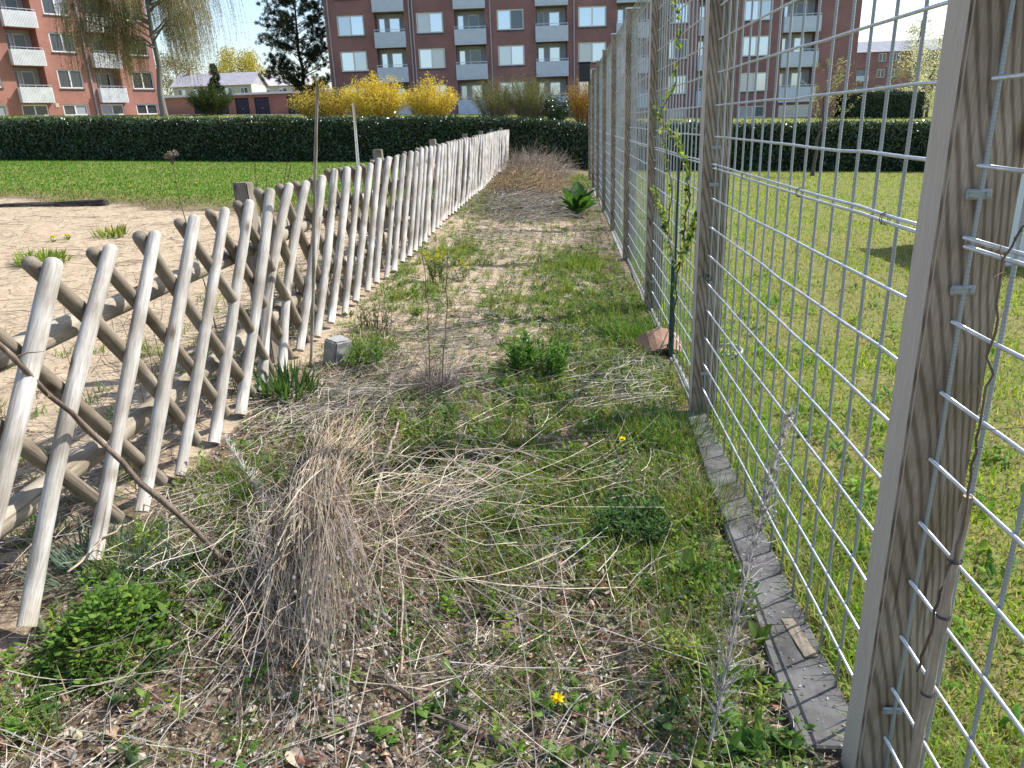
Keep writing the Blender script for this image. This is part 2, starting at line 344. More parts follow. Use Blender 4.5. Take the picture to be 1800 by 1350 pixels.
ground = link('ground', np_mesh('ground', Vg, q, None, Cg, True), M_GROUND); setp(ground, 'sandy garden soil and turf running up to the flats', 'ground', kind='structure')
# driveway before the garages
A, B_ = np.meshgrid(np.linspace(-37.5, -19, 14), np.linspace(62, 98, 16), indexing='ij')
P = fh[None, None]*B_[..., None]+rt[None, None]*A[..., None]; P[..., 2] = Hf(P[..., 0], P[..., 1])+.05
idx = np.arange(A.size).reshape(A.shape); q = np.stack([idx[:-1, :-1], idx[1:, :-1], idx[1:, 1:], idx[:-1, 1:]], -1).reshape(-1, 4)
dw = link('driveway', np_mesh('driveway', P.reshape(-1, 3), q, None, None, True), M_ASPH); setp(dw, 'grey asphalt forecourt in front of the garages', 'driveway', kind='structure')

# ------------------------------------------------------------------ buildings
def add_uv(o, du, org):
    me = o.data; uv = me.uv_layers.new(name='UVMap'); n = len(me.loops); vi = np.zeros(n, np.int32); me.loops.foreach_get('vertex_index', vi)
    co = np.zeros(len(me.vertices)*3, np.float32); me.vertices.foreach_get('co', co); co = co.reshape(-1, 3); du = np.asarray(du); dn = np.array([-du[1], du[0], 0])
    u = co@du+.83*(co@dn); uv.data.foreach_set('uv', np.stack([u[vi], co[vi, 2]], -1).astype(np.float32).ravel())
def facade_wall(B, W0, W1, z0, z1, ops, depth_back):
    us = sorted({W0, W1, *[o[0] for o in ops], *[o[1] for o in ops]}); vsn = sorted({z0, z1, *[o[2] for o in ops], *[o[3] for o in ops]})
    for i in range(len(us)-1):
        for j in range(len(vsn)-1):
            um, vm = (us[i]+us[i+1])/2, (vsn[j]+vsn[j+1])/2
            if any(o[0] < um < o[1] and o[2] < vm < o[3] for o in ops): continue
            B.quad([(us[i], 0, vsn[j]), (us[i+1], 0, vsn[j]), (us[i+1], 0, vsn[j+1]), (us[i], 0, vsn[j+1])])
    for (u0, u1, v0, v1, d) in ops:
        B.quad([(u0, 0, v0), (u0, -d, v0), (u0, -d, v1), (u0, 0, v1)]); B.quad([(u1, 0, v0), (u1, 0, v1), (u1, -d, v1), (u1, -d, v0)])
        B.quad([(u0, 0, v0), (u1, 0, v0), (u1, -d, v0), (u0, -d, v0)]); B.quad([(u0, 0, v1), (u0, -d, v1), (u1, -d, v1), (u1, 0, v1)])
    D = depth_back
    B.quad([(W0, 0, z0), (W0, 0, z1), (W0, -D, z1), (W0, -D, z0)]); B.quad([(W1, 0, z0), (W1, -D, z0), (W1, -D, z1), (W1, 0, z1)])
    B.quad([(W0, -D, z0), (W0, -D, z1), (W1, -D, z1), (W1, -D, z0)])
def window(B, par, org, u0, u1, v0, v1, d, glasses, mull=1):
    f = .09; o0, o1 = -d, -d+.07
    B.box(u0, u1, o0, o1, v0, v0+f); B.box(u0, u1, o0, o1, v1-f, v1); B.box(u0, u0+f, o0, o1+.004, v0+f, v1-f); B.box(u1-f, u1, o0, o1+.004, v0+f, v1-f)
    us = np.linspace(u0+f, u1-f, mull+2)
    for k in range(1, mull+1): B.box(us[k]-.05, us[k]+.05, o0, o1-.004, v0+f, v1-f)
    wdw = B.link('window', M_WHITE, par, org)
    B.box(u0-.03, u1+.03, .0, .06, v0-.09, v0-.01); B.link('sill', M_CONC, wdw, org)
    for k in range(mull+1):
        B.box(us[k]+.02, us[k+1]-.02, o0-.02, o0+.02, v0+f-.02, v1-f+.02); B.link('pane', glasses[(k+par['gi']) % len(glasses)] if len(glasses) > 1 else glasses[0], wdw, org)
    par['gi'] = par['gi']+1
def balcony(B, par, org, u0, u1, v0, vp, vt, depth, glasses, ribbed, proj, pm):
    # recess: painted back wall, door, side window
    B.box(u0+.01, u1-.01, -depth-.05, -depth, v0, vt); B.link('recess_wall', M_BLUEW, par, org)
    uc = u0+(u1-u0)*.62; f = .08
    for (a, b_, c0) in ((uc-.45, uc+.45, v0+.1), (u0+.15, u0+.7, v0+.9)):
        o0 = -depth+.005
        B.box(a, a+f, o0, o0+.06, c0, vt-.25); B.box(b_-f, b_, o0, o0+.06, c0, vt-.25); B.box(a+f, b_-f, o0, o0+.055, vt-.25-f, vt-.25); B.box(a+f, b_-f, o0, o0+.055, c0, c0+f)
        dr = B.link('balcony_door' if c0 < v0+.5 else 'window', M_WHITE, par, org)
        B.box(a+f, b_-f, o0+.01, o0+.03, c0+f, vt-.25-f); B.link('pane', random.choice(glasses), dr, org)
    B.box(u0-.06, u1+.06, -.02, proj, v0-.1, v0+.04)
    if ribbed:
        n = 22
        for k in range(n):
            a = u0-.06+(u1-u0+.12)*k/n; bb = u0-.06+(u1-u0+.12)*(k+.62)/n; B.box(a, bb, proj+.002, proj+.04, v0-.14, vp)
    B.box(u0-.06, u1+.06, proj-.04, proj, v0+.05, vp)
    B.box(u0-.06, u0-.02, -.0, proj-.045, v0+.05, vp); B.box(u1+.02, u1+.06, -.0, proj-.045, v0+.05, vp)
    bal = B.link('balcony', pm, par, org)
    B.box(u0-.06, u1+.06, proj-.03, proj+.0, vp+.13, vp+.17)
    for k in range(5):
        a = u0+(u1-u0)*k/4; B.box(a-.012, a+.012, proj-.025, proj-.005, vp, vp+.13)
    B.link('railing', M_ZINC, bal, org)
def block(name, label, O, du, W0, W1, z0, z1, wins, bals, base_wins, mats, pipes, depth_back=11, gl=None):
    du = np.array(du); no = np.cross(du, [0, 0, 1.0]); org = np.array(O, float); org[2] = z0
    par = empty(name, org, label, 'building'); par['gi'] = 0
    B = Boxes([O[0], O[1], 0], du, no)
    ops = [(*w_, .14) for w_ in wins+base_wins]+[(b_[0], b_[1], b_[2], b_[4], 1.2) for b_ in bals]
    facade_wall(B, W0, W1, z0-1.5, z1, ops, depth_back); wl = B.link('wall', mats['wall'], par, org); add_uv(wl, du, org)
    B.box(W0-.35, W1+.35, -depth_back-.35, .35, z1+.002, z1+.35); B.link('roof', M_ROOF, par, org)
    for w_ in wins: window(B, par, org, *w_, .12, gl['w'])
    for w_ in base_wins: window(B, par, org, *w_, .12, gl['b'])
    for b_ in bals: balcony(B, par, org, *b_, 1.15, gl['w'], mats['ribbed'], mats['proj'], mats['panel'])
    for u in pipes:
        B.box(u-.05, u+.05, .03, .12, z0-.2, z1-.01); B.link('drainpipe', M_PIPE, par, org)
    del par['gi']
    return par
# flats that close the view beyond the hedge
cols_w = [-12.5, -6.35, -.09, 6.23, 12.65, 19.2]; wins = []; bals = []; bw = []
rows = [(3.28, 4.68), (5.88, 7.34), (8.44, 9.89), (11.02, 12.47)]
for u in cols_w:
    wd = 2.08 if u < 0 else 2.2
    for a, b_ in rows: wins.append((u, u+wd, a, b_))
    bw.append((u, u+wd, 1.28, 2.18))
for u0, u1 in ((-9.6, -7.3), (-3.38, -1.02), (2.94, 5.37), (9.25, 11.65), (15.7, 18.1), (22.3, 25.1)):
    for k, v0 in enumerate((2.45, 5.05, 7.58, 10.12)): bals.append((u0, u1, v0, v0+1.02, v0+2.42))
bw += [(22.4, 25.0, 1.2, 2.14)]
blk_m = block('apartment_block', 'long dark red brick apartment block with pale blue balconies beyond the forsythia', DL(64, 0, 0), rt, -13.42, 28.3, 1.3, 14.6, wins, bals, bw,
    dict(wall=M_BRICKM, ribbed=False, proj=.3, panel=M_PANEL), [-13.1, -6.85, -6.6, -.6, 5.9, 12.3, 18.7], gl=dict(w=[GL_SKY, GL_SKY, GL_MID, GL_SKY, GL_DARK, GL_SKY, GL_CURT], b=[GL_MID, GL_CURT]))
az = R_(37); dl = fh*math.cos(az)+rt*math.sin(az); wins = []; bals = []; bw = []
for u in (.18, 6.0, -5.66):
    for a, b_ in ((5.37, 6.73), (7.95, 9.32), (10.54, 11.9), (13.1, 14.46)): wins.append((u, u+1.85, a, b_))
for u in (-2.88, .08, 2.98, 5.92, -5.75): bw.append((u, u+1.86, 3.38, 4.2))
for u0, u1 in ((-2.82, -.66), (3.05, 5.1)):
    for v0 in (4.45, 7.03, 9.62, 12.2): bals.append((u0, u1, v0, v0+.95, v0+2.42))
blk_l = block('apartment_block', 'bright red brick apartment block with ribbed white balconies behind the weeping birch', DL(62, -34, 0), dl, -11, 8.25, 3.1, 16.2, wins, bals, bw,
    dict(wall=M_BRICKL, ribbed=True, proj=.45, panel=plain('ribbed_panel', (.74, .75, .75), .6, 0, .1, 2)), [2.62], gl=dict(w=[GL_DIM, GL_DIM, GL_DIM, GL_CURT2, GL_DIM, GL_DIM, GL_DIM], b=[GL_DIM, GL_DIM, GL_CURT2]))
B = Boxes(list(DL(62, -34, 0)[:2])+[0], dl, np.cross(dl, [0, 0, 1.0])); B.box(-.45, -.2, .003, .03, 4.0, 4.3); B.link('wall_plaque', M_RENDER, blk_l, np.array(blk_l.location))
# far right block
wins = []
for u in (3.6, 6.0, 9.3, 11.6, 13.9):
    for a in (4.0, 6.65, 9.25): wins.append((u, u+1.35, a, a+1.35))
O = DL(140, 62.2, 0); par = empty('apartment_block', (O[0], O[1], 2.5), 'distant low brick block with blue-grey pitched roof seen through the wire mesh', 'building'); par['gi'] = 0
org = np.array(par.location); B = Boxes([O[0], O[1], 0], rt, np.cross(rt, [0, 0, 1.]))
facade_wall(B, -3, 26, 1.0, 10.95, [(*w_, .14) for w_ in wins]+[(.0, 2.2, a-.5, a+1.6, 1.) for a in (4., 6.65)], 10); wl = B.link('wall', M_BRICKM, par, org); add_uv(wl, rt, org)
for w_ in wins: window(B, par, org, *w_, .12, [GL_DARK])
for a in (4., 6.65):
    B.box(0.02, 2.18, -1.0, -.95, a-.5, a+1.6); B.link('recess_wall', M_BLUEW, par, org); B.box(0, 2.2, .02, .1, a-.5, a+.4); B.link('balcony', M_PANEL, par, org)
B.quad([(-3.4, .4, 10.8), (26.4, .4, 10.8), (26.4, -5, 12.9), (-3.4, -5, 12.9)]); B.quad([(-3.4, -10.4, 10.8), (-3.4, -5, 12.9), (26.4, -5, 12.9), (26.4, -10.4, 10.8)])
B.quad([(-3, 0, 10.94), (-3, -5, 12.85), (-3, -10, 10.94), (-3, -5, 10.94)])
B.link('roof', M_ROOFB, par, org); del par['gi']
# garages
zb = 3.55; O = DL(100, 0, 0); org = np.array([*DL(100, -31, 0)[:2], zb]); par = empty('garage_row', org, 'row of brick garages with dark navy doors behind the forecourt', 'garage')
B = Boxes([O[0], O[1], 0], rt, np.cross(rt, [0, 0, 1.]))
doors = [(-38.45, -36.7), (-35.85, -34.15), (-33.25, -31.55), (-30.85, -29.0), (-26.75, -24.9), (-24.3, -22.4)]
facade_wall(B, -42, -20, zb-1.2, 6.05, [(a, b_, zb-.05, 5.72, .2) for a, b_ in doors], 6); wl = B.link('wall', M_BRICKL, par, org); add_uv(wl, rt, org)
for a, b_ in doors:
    for k in range(4): B.box(a+.01, b_-.01, -.2, -.17 + .01*(k % 2), zb-.05+k*.545, zb-.05+(k+1)*.545-.015)
    d_ = B.link('garage_door', M_NAVY, par, org); B.box((a+b_)/2-.1, (a+b_)/2+.1, -.16, -.13, zb+.9, zb+.95); B.link('handle', M_ZINC, d_, org)
B.box(-42.3, -19.7, -6.3, .3, 6.052, 6.3); B.link('roof', M_WHITE, par, org)
# houses behind the garages
def house(label, D, L0, L1, zb, ze, zr, wm, rm, nw):
    O = DL(D, 0, 0); org = np.array([*DL(D, (L0+L1)/2, 0)[:2], zb]); par = empty('house', org, label, 'house'); par['gi'] = 0; B = Boxes([O[0], O[1], 0], rt, np.cross(rt, [0, 0, 1.]))
    ws = [(L0+(L1-L0)*(k+.25)/nw, L0+(L1-L0)*(k+.75)/nw, zb+(ze-zb)*.45, ze-.45) for k in range(nw)]
    facade_wall(B, L0, L1, zb-3, ze, [(*w_, .14) for w_ in ws], 8); B.link('wall', wm, par, org)
    for w_ in ws: window(B, par, org, *w_, .12, [GL_DARK, GL_MID])
    B.quad([(L0-.4, .5, ze-.1), (L1+.4, .5, ze-.1), (L1+.4, -4, zr), (L0-.4, -4, zr)]); B.quad([(L0-.4, -8.5, ze-.1), (L0-.4, -4, zr), (L1+.4, -4, zr), (L1+.4, -8.5, ze-.1)])
    for L in (L0, L1): B.quad([(L, 0, ze), (L, -4, zr-.05), (L, -8, ze), (L, -4, ze)])
    rf = B.link('roof', rm, par, org); B.box(L0+1.2, L0+1.7, -4.3, -3.7, zr-.4, zr+.7); B.link('chimney', M_BRICKL, rf, org); del par['gi']
house('low house with wide grey roof directly behind the garages', 128, -52, -39.6, 5.2, 8.9, 10.9, M_RENDER, M_ROOF, 5)
house('pale house with light roof between the small spruce and the pine', 142, -43, -34, 6, 9.3, 11.2, M_RENDER, plain('light_roof', (.5, .48, .47), .8), 3)

# ------------------------------------------------------------------ trees and shrubs
def limb_paths(base, top, n, spread, r0, droop=0., lo=.25, K=6):
    base, top = np.array(base), np.array(top); P = []; Rr = []
    for i in range(n):
        f = lo+(1-lo)*(i+U(0, 1))/n; s = base+(top-base)*f; a = U(0, 2*np.pi); ln = spread*(1-.55*f)*U(.7, 1.15)
        tt = np.linspace(0, 1, K)[:, None]; d = np.array([math.cos(a), math.sin(a), 0])
        p = s+d*ln*tt+np.array([0, 0, 1])*(ln*.55*tt-droop*ln*tt**2)+rng.normal(size=(K, 3))*.04*ln*tt
        P.append(p); Rr.append(np.linspace(r0*(1-.6*f), r0*.12, K))
    return np.array(P), np.array(Rr)
def trunk(g, base, top, r0, r1, col, wob=.1, sides=9, K=9):
    tt = np.linspace(0, 1, K)[:, None]; P = np.array(base)+(np.array(top)-np.array(base))*tt+rng.normal(size=(K, 3))*wob*np.array([1, 1, .2])*np.sin(tt*np.pi)
    R0 = np.linspace(r0, r1, K); R0[0] *= 1.35; g.tubes(P[None], R0[None], col, sides); return P
def tree(name, label, base, gt, gc, cat='tree', crownmat=None, barkm=None):
    o = empty(name, base, label, cat); link('trunk', gt.mesh('trunk', True, base), barkm or M_BARK, o)
    if gc: link('crown', gc.mesh('crown', False, base), crownmat or M_LEAF, o)
    return o
# weeping birch
bb = DL(52, -22.0); top = bb+np.array([.4, .3, 13.5]); gt, gc = Geo(), Geo()
tp = trunk(gt, bb-np.array([0, 0, .3]), top, .2, .05, (.2, .19, .17), .2)
P1, R1 = limb_paths(bb+[0, 0, 1.5], top, 52, 6.3, .08, .3, .2, 7); gt.tubes(P1, R1, (.2, .18, .16), 5)
st = []
for i in range(3800):
    k = rng.integers(len(P1)); f = U(.25, 1)*6; a = int(f); p = P1[k, a]+(P1[k, min(a+1, 6)]-P1[k, a])*(f-a)
    st.append(p+rng.normal(size=3)*.12)
st = np.array(st); n = len(st); ln = U(1.2, 4.6, n); ln = np.minimum(ln, np.maximum(.5, st[:, 2]-bb[2]-U(.9, 3.0, n)))
a = np.arctan2(st[:, 1]-bb[1], st[:, 0]-bb[0])+U(-.5, .5, n); tt = np.linspace(0, 1, 5)[None, :, None]; d = np.stack([np.cos(a), np.sin(a), 0*a], -1)[:, None]
PS = st[:, None]+d*(U(.1, .5, n)[:, None, None])*np.sin(tt*1.57)-np.array([0, 0, 1.])*ln[:, None, None]*tt**1.15+rng.normal(size=(n, 5, 3))*.05*tt
gt.tubes(PS, np.linspace(.009, .005, 5)[None]*np.ones((n, 1)), (.2, .165, .11), 3)
nl = 75000; k = rng.integers(n, size=nl); f = U(0, 3.99, nl); a_ = f.astype(int); p = PS[k, a_]+(PS[k, a_+1]-PS[k, a_])*(f-a_)[:, None]
gc.diamonds(p+rng.normal(size=(nl, 3))*.035, runit(nl)-np.array([0, 0, .8]), runit(nl), U(.06, .1, nl), U(.035, .06, nl), pick([(.30, .30, .08), (.23, .24, .07), (.28, .25, .1)], nl))
tree('weeping_birch', 'tall weeping birch with bare hanging twigs and first olive leaves', bb, gt, gc)
# pine
bb = DL(72, -17.7); top = bb+np.array([.2, 0, 10.6]); gt, gc = Geo(), Geo(); trunk(gt, bb-np.array([0, 0, .3]), top, .22, .04, (.13, .095, .07), .1)
P1, R1 = limb_paths(bb, top, 70, 4.6, .06, .15, .12, 6); P1[..., 2] -= .25; gt.tubes(P1, R1, (.11, .085, .065), 4)
k = rng.integers(len(P1), size=1700); f = U(1.3, 4.99, 1700); a_ = f.astype(int); cp = P1[k, a_]+(P1[k, a_+1]-P1[k, a_])*(f-a_)[:, None]+rng.normal(size=(1700, 3))*.22
nn = 30; c = np.repeat(cp, nn, 0); dd = runit(len(c))+np.array([0, 0, .35]); gc.diamonds(c+dd*.12, dd, runit(len(c)), U(.2, .34, len(c)), .035, pick([(.045, .065, .035), (.06, .08, .04), (.035, .05, .03)], len(c)))
tree('pine_tree', 'dark open-branched pine at the left end of the dark brick block', bb, gt, gc)
def bushy(name, label, base, rx, ry, h, nst, nle, cols, stemcol, L, W, cat='shrub', p=None, upright=.75, m=None, group=None, stem_r=.012):
    gt, gc = Geo(), Geo(); base = np.array(base); a = U(0, 2*np.pi, nst); r = np.sqrt(U(0, 1, nst)); K = 6; tt = np.linspace(0, 1, K)[None, :, None]
    foot = base+np.stack([np.cos(a)*r*rx*.45, np.sin(a)*r*ry*.45, 0*a], -1); foot[:, 2] = Hf(foot[:, 0], foot[:, 1])-.05
    hh = h*U(.6, 1.08, nst)*(1-.3*r**2); out = np.stack([np.cos(a)*rx*r*.62, np.sin(a)*ry*r*.62, 0*a], -1)[:, None]
    P = foot[:, None]+out*tt**1.6+np.array([0, 0, 1.])*(hh[:, None, None]*tt*(1-.12*tt*r[:, None, None]))+rng.normal(size=(nst, K, 3))*.06*tt
    gt.tubes(P, np.linspace(stem_r, stem_r*.35, K)[None]*np.ones((nst, 1)), stemcol, 3)
    k = rng.integers(nst, size=nle); f = (U(0, 1, nle)**upright)*3.6+1.35; a_ = np.minimum(f.astype(int), K-2); p_ = P[k, a_]+(P[k, a_+1]-P[k, a_])*(f-a_)[:, None]+rng.normal(size=(nle, 3))*.09
    gc.diamonds(p_, runit(nle), runit(nle), U(.7, 1.2, nle)*L, U(.7, 1.2, nle)*W, pick(cols, nle, .25, .08, p))
    o = empty(name, base, label, cat, group); link('stems', gt.mesh('stems', False, base), M_BARK, o); link('crown', gc.mesh('crown', False, base), m or M_LEAF, o); return o
YEL = [(.78, .62, .09), (.7, .55, .08), (.62, .52, .14)]; STC = (.3, .2, .09)
bushy('forsythia', 'loose forsythia with brown twigs and sparse yellow bloom beside the pine', DL(46, -10.3), 2.0, 1.3, 2.35, 200, 8500, YEL+[(.24, .2, .06), (.2, .14, .06)], STC, .085, .055, p=[.2, .2, .12, .26, .22], m=M_PETAL)
bushy('forsythia', 'fullest bright yellow forsythia with spiky upright shoots behind the hedge', DL(45, -7.1), 2.0, 1.3, 2.75, 230, 15500, YEL+[(.26, .2, .05)], STC, .09, .06, p=[.4, .32, .2, .08], m=M_PETAL)
bushy('forsythia', 'small rounded yellow forsythia right before the lowest visible balcony', DL(45.5, -4.0), 1.6, 1.2, 2.5, 160, 9500, YEL+[(.3, .2, .06)], STC, .088, .058, p=[.36, .32, .2, .12], m=M_PETAL)
bushy('shrub', 'thin grey-green budding shrub next to the yellow forsythia', DL(46, -.4), 1.5, 1.1, 2.7, 220, 6500, [(.26, .25, .10), (.2, .2, .08)], (.21, .18, .12), .06, .04)
bushy('shrub', 'dense olive twiggy shrub below the middle balconies', DL(46, 1.7), 1.7, 1.2, 2.75, 280, 9000, [(.22, .23, .09), (.17, .18, .07)], (.2, .17, .11), .06, .04)
bushy('shrub', 'dark green evergreen bush tucked between two twiggy shrubs', DL(45, 3.1), .8, .7, 1.75, 60, 4600, [(.03, .06, .022), (.045, .08, .03)], (.1, .08, .05), .09, .055, m=M_LAUREL)
bushy('forsythia', 'reddish-stemmed forsythia with dull yellow top near the fence end', DL(46, 4.9), 1.4, 1.1, 2.7, 190, 7500, [(.55, .38, .04), (.4, .28, .06), (.3, .14, .06)], (.34, .17, .09), .07, .05, m=M_PETAL)
bushy('clipped_bush', 'rounded dense green bush at the foot of the weeping birch', DL(54, -19.6), 1.5, 1.3, 2.1, 150, 9000, [(.05, .085, .025), (.07, .10, .03), (.035, .06, .02)], (.12, .09, .06), .1, .06)
def farcrown(name, label, base, h, r, nle, cols, tr=.12, conic=False, L=.2):
    gt, gc = Geo(), Geo(); base = np.array(base); top = base+np.array([0, 0, h]); trunk(gt, base-np.array([0, 0, .5]), top, tr, tr*.2, (.16, .12, .09), .1*r)
    P1, R1 = limb_paths(base, top, 26, r, tr*.4, 0, .25); gt.tubes(P1, R1, (.16, .12, .09), 4)
    nb = 60; cz = U(.15, 1, nb); rr = (1-cz)*1.05+.05 if conic else np.sqrt(np.clip(1-((cz-.58)/.46)**2, .05, 1)); a = U(0, 2*np.pi, nb); q_ = np.sqrt(U(.1, 1, nb))
    cc = base+np.stack([np.cos(a)*rr*r*q_, np.sin(a)*rr*r*q_, cz*h], -1); k = rng.integers(nb, size=nle)
    p_ = cc[k]+runit(nle)*(U(0, 1, nle)**.4)[:, None]*r*(.22 if conic else .3); gc.diamonds(p_, runit(nle), runit(nle), U(.7, 1.2, nle)*L, U(.4, .7, nle)*L, pick(cols, nle, .25)); return tree(name, label, base, gt, gc)
farcrown('spruce_tree', 'small dark spruce rising behind the garage roof', DL(120, -42.4, 5), 6.3, 1.7, 5000, [(.02, .04, .03), (.03, .05, .035)], conic=True, L=.3)
farcrown('budding_tree', 'broad golden-yellow leafing tree far behind the houses', DL(175, -56, 6), 11.5, 6.2, 9000, [(.5, .42, .05), (.42, .36, .07), (.3, .28, .06)], .3, L=.4)
farcrown('budding_tree', 'bare olive-brown tree behind the low grey-roofed house', DL(170, -68, 6), 11, 5.5, 5000, [(.24, .2, .09), (.2, .17, .09)], .3, L=.35)
farcrown('blossom_tree', 'white blossoming fruit tree in front of the distant blue-roofed block', DL(60, 32.5), 5.6, 2.5, 8500, [(.8, .8, .74), (.7, .7, .6), (.4, .45, .25)], .13, L=.12)
farcrown('budding_tree', 'tall thin budding tree standing behind the white blossom tree', DL(84, 43.5), 9.3, 2.2, 3800, [(.3, .3, .14), (.25, .24, .12)], .16, L=.13)
# ------------------------------------------------------------------ laurel hedges
def hedge(label, p0, p1, h, depth, nleaf, Ls, name='hedge'):
    p0 = np.array([*p0, 0.]); p1 = np.array([*p1, 0.]); ln = np.linalg.norm(p1-p0); du = (p1-p0)/ln; no = np.array([du[1], -du[0], 0]); base = (p0+p1)/2; base[2] = Hf(base[0], base[1])
    n = int(ln/.6)+2; uu = np.linspace(0, ln, n); prof = [(0, -.1), (.06, .5*h), (.14, h-.2), (.32, h-.1), (depth-.3, h-.1), (depth-.1, h-.3), (depth, -.1)]
    V = []
    for u in uu:
        for (o, v) in prof:
            q_ = p0+du*u-no*(o+.12*vn(u*1.0, v, .7, 3)); q_[2] = Hf(q_[0], q_[1])+v+.06*(vn(u, o, 1.3, 5)-.5); V.append(q_)
    K = len(prof); idx = np.arange(n*K).reshape(n, K); q4 = np.stack([idx[:-1, :-1], idx[1:, :-1], idx[1:, 1:], idx[:-1, 1:]], -1).reshape(-1, 4)
    o = empty(name, base, label, 'hedge')
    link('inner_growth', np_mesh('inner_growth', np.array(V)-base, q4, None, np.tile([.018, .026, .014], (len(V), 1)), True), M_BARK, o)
    g = Geo(); nf = int(nleaf*.62); u = U(0, ln, nleaf); top = np.arange(nleaf) >= nf
    v = np.where(top, h+rng.normal(size=nleaf)*.05, U(.02, h, nleaf)); oo = np.where(top, U(.05, depth*.9, nleaf), U(-.06, .14, nleaf)+.08*(v/h)**3+.12*(vn(u, v, .5, 6)-.5))
    P = p0+du*u[:, None]-no*oo[:, None]; P[:, 2] = Hf(P[:, 0], P[:, 1])+v+.09*(vn(u, oo, 1.1, 8)-.5)+.05*(vn(u, oo, .3, 9)-.5)
    d = runit(nleaf)+no*np.where(top, .1, .5)[:, None]+np.array([0, 0, .5]); nr = runit(nleaf)*.8+no*np.where(top, .1, .7)[:, None]+np.array([0, 0, 1.])*np.where(top, .9, .3)[:, None]
    g.diamonds(P, d, nr, U(.8, 1.3, nleaf)*Ls, U(.42, .6, nleaf)*Ls, pick([(.03, .06, .032), (.045, .08, .038), (.085, .13, .055)], nleaf, .35))
    link('foliage', g.mesh('foliage', False, base), M_LAUREL, o); return o
hedge('long clipped dark laurel hedge closing off the gardens', (-26, 30.0), (20, 25.6), 1.46, 1.1, 85000, .105)
hedge('tall block of dark clipped hedge in front of the distant blue-roofed block', DL(50, 21.6)[:2], DL(50, 26.8)[:2], 1.55, 1.2, 9000, .11)

# ------------------------------------------------------------------ picket fence (crossed round pickets)
fence = empty('picket_fence', (-1.88, 14, float(Hf(-1.88, 14))), 'weathered scissor fence of crossed round pickets along the sandy bed', 'fence'); fo = np.array(fence.location)
def picket_mesh(r, L, seed):
    rs = np.random.default_rng(seed); S = 12; zs = np.concatenate([np.linspace(0, L-r*1.0, 10), L-r*np.array([.55, .25, .07]), [L]]); rad = np.concatenate([np.full(10, r), r*np.array([.93, .74, .42]), [.0]])
    bx, by = rs.normal(size=2)*.012; rows_ = []
    rn = 1+rs.normal(size=(len(zs), S))*.02+.05*np.sin(zs*rs.uniform(3, 8)+rs.uniform(0, 6))[:, None]
    kz = rs.uniform(.2, L-.2, 3); ka = rs.integers(S, size=3)
    V = []
    for i, z in enumerate(zs):
        for j in range(S):
            a = 2*np.pi*j/S; rr = rad[i]*rn[i, j]
            for q_ in range(3):
                if abs(z-kz[q_]) < .09 and j == ka[q_]: rr *= 1.09
            V.append((rr*math.cos(a)+bx*math.sin(z/L*3.14), rr*math.sin(a)+by*math.sin(z/L*3.14), z))
    n = len(zs); idx = np.arange(n*S).reshape(n, S); Q = np.stack([idx[:-1], idx[1:], np.roll(idx, -1, 1)[1:], np.roll(idx, -1, 1)[:-1]], -1).reshape(-1, 4)[:, ::-1]
    V.append((0, 0, 0)); T = [(idx[0, (j+1) % S], idx[0, j], n*S)[::-1] for j in range(S)]
    me = np_mesh('picket', V, Q, T, None, True); return me
PM = [picket_mesh(.0295, 1.43, s) for s in range(10)]; PB = [picket_mesh(.0305, 1.43, 20+s) for s in range(10)]
for me in PM: me.materials.append(M_PICKET)
for me in PB: me.materials.append(M_PICKB)
def place_picket(me, bot, top):
    bot, top = Vector(bot), Vector(top); d = (top-bot); o = link('picket', me, None, fence, bot-Vector(fo)); q_ = d.to_track_quat('Z', 'X'); o.rotation_mode = 'QUATERNION'
    o.rotation_quaternion = q_ @ Euler((0, 0, random.uniform(0, 6.28))).to_quaternion(); s = d.length/1.43; o.scale = (random.uniform(.9, 1.12),)*2+(s,)
ytop = 1.75; kk = 0
while ytop < 25.9:
    s = 0.365*(1+.02*random.uniform(-1, 1)); e = lambda a: random.uniform(-a, a)
    y0 = ytop-.87+e(.02); z0 = float(Hf(-1.83, max(y0, 1)))
    zt = float(Hf(-1.83, ytop))+1.165+e(.014)
    wob = .03*math.sin(ytop*.8)
    place_picket(random.choice(PM), (-1.825+wob+e(.006), y0, z0+.03+e(.02)), (-1.80+wob+e(.008), ytop, zt))
    yb = ytop-.05; y1 = yb+.9+e(.02)
    place_picket(random.choice(PB), (-1.885+wob, y1, float(Hf(-1.85, y1))+.07+e(.03)), (-1.865+wob+e(.006), yb, zt-.005+e(.012)))
    ytop += s
def rail(ya, yb, h):
    n = 8; P = np.array([[-1.945+.03*math.sin(y*.8), y, float(Hf(-1.85, y))+h+random.uniform(-.008, .008)] for y in np.linspace(ya, yb, n)])
    g = Geo(); g.tubes(P[None]-P[0], np.full((1, n), .045)*(1+rng.normal(size=(1, n))*.04), (1, 1, 1), 12, True); me = g.mesh('rail', True)
    o = link('rail', me, M_RAIL, fence, P[0]-fo)
ys = [.7, 4.84, 8.65, 12.4, 16.4, 19.8, 22.9, 26.0]
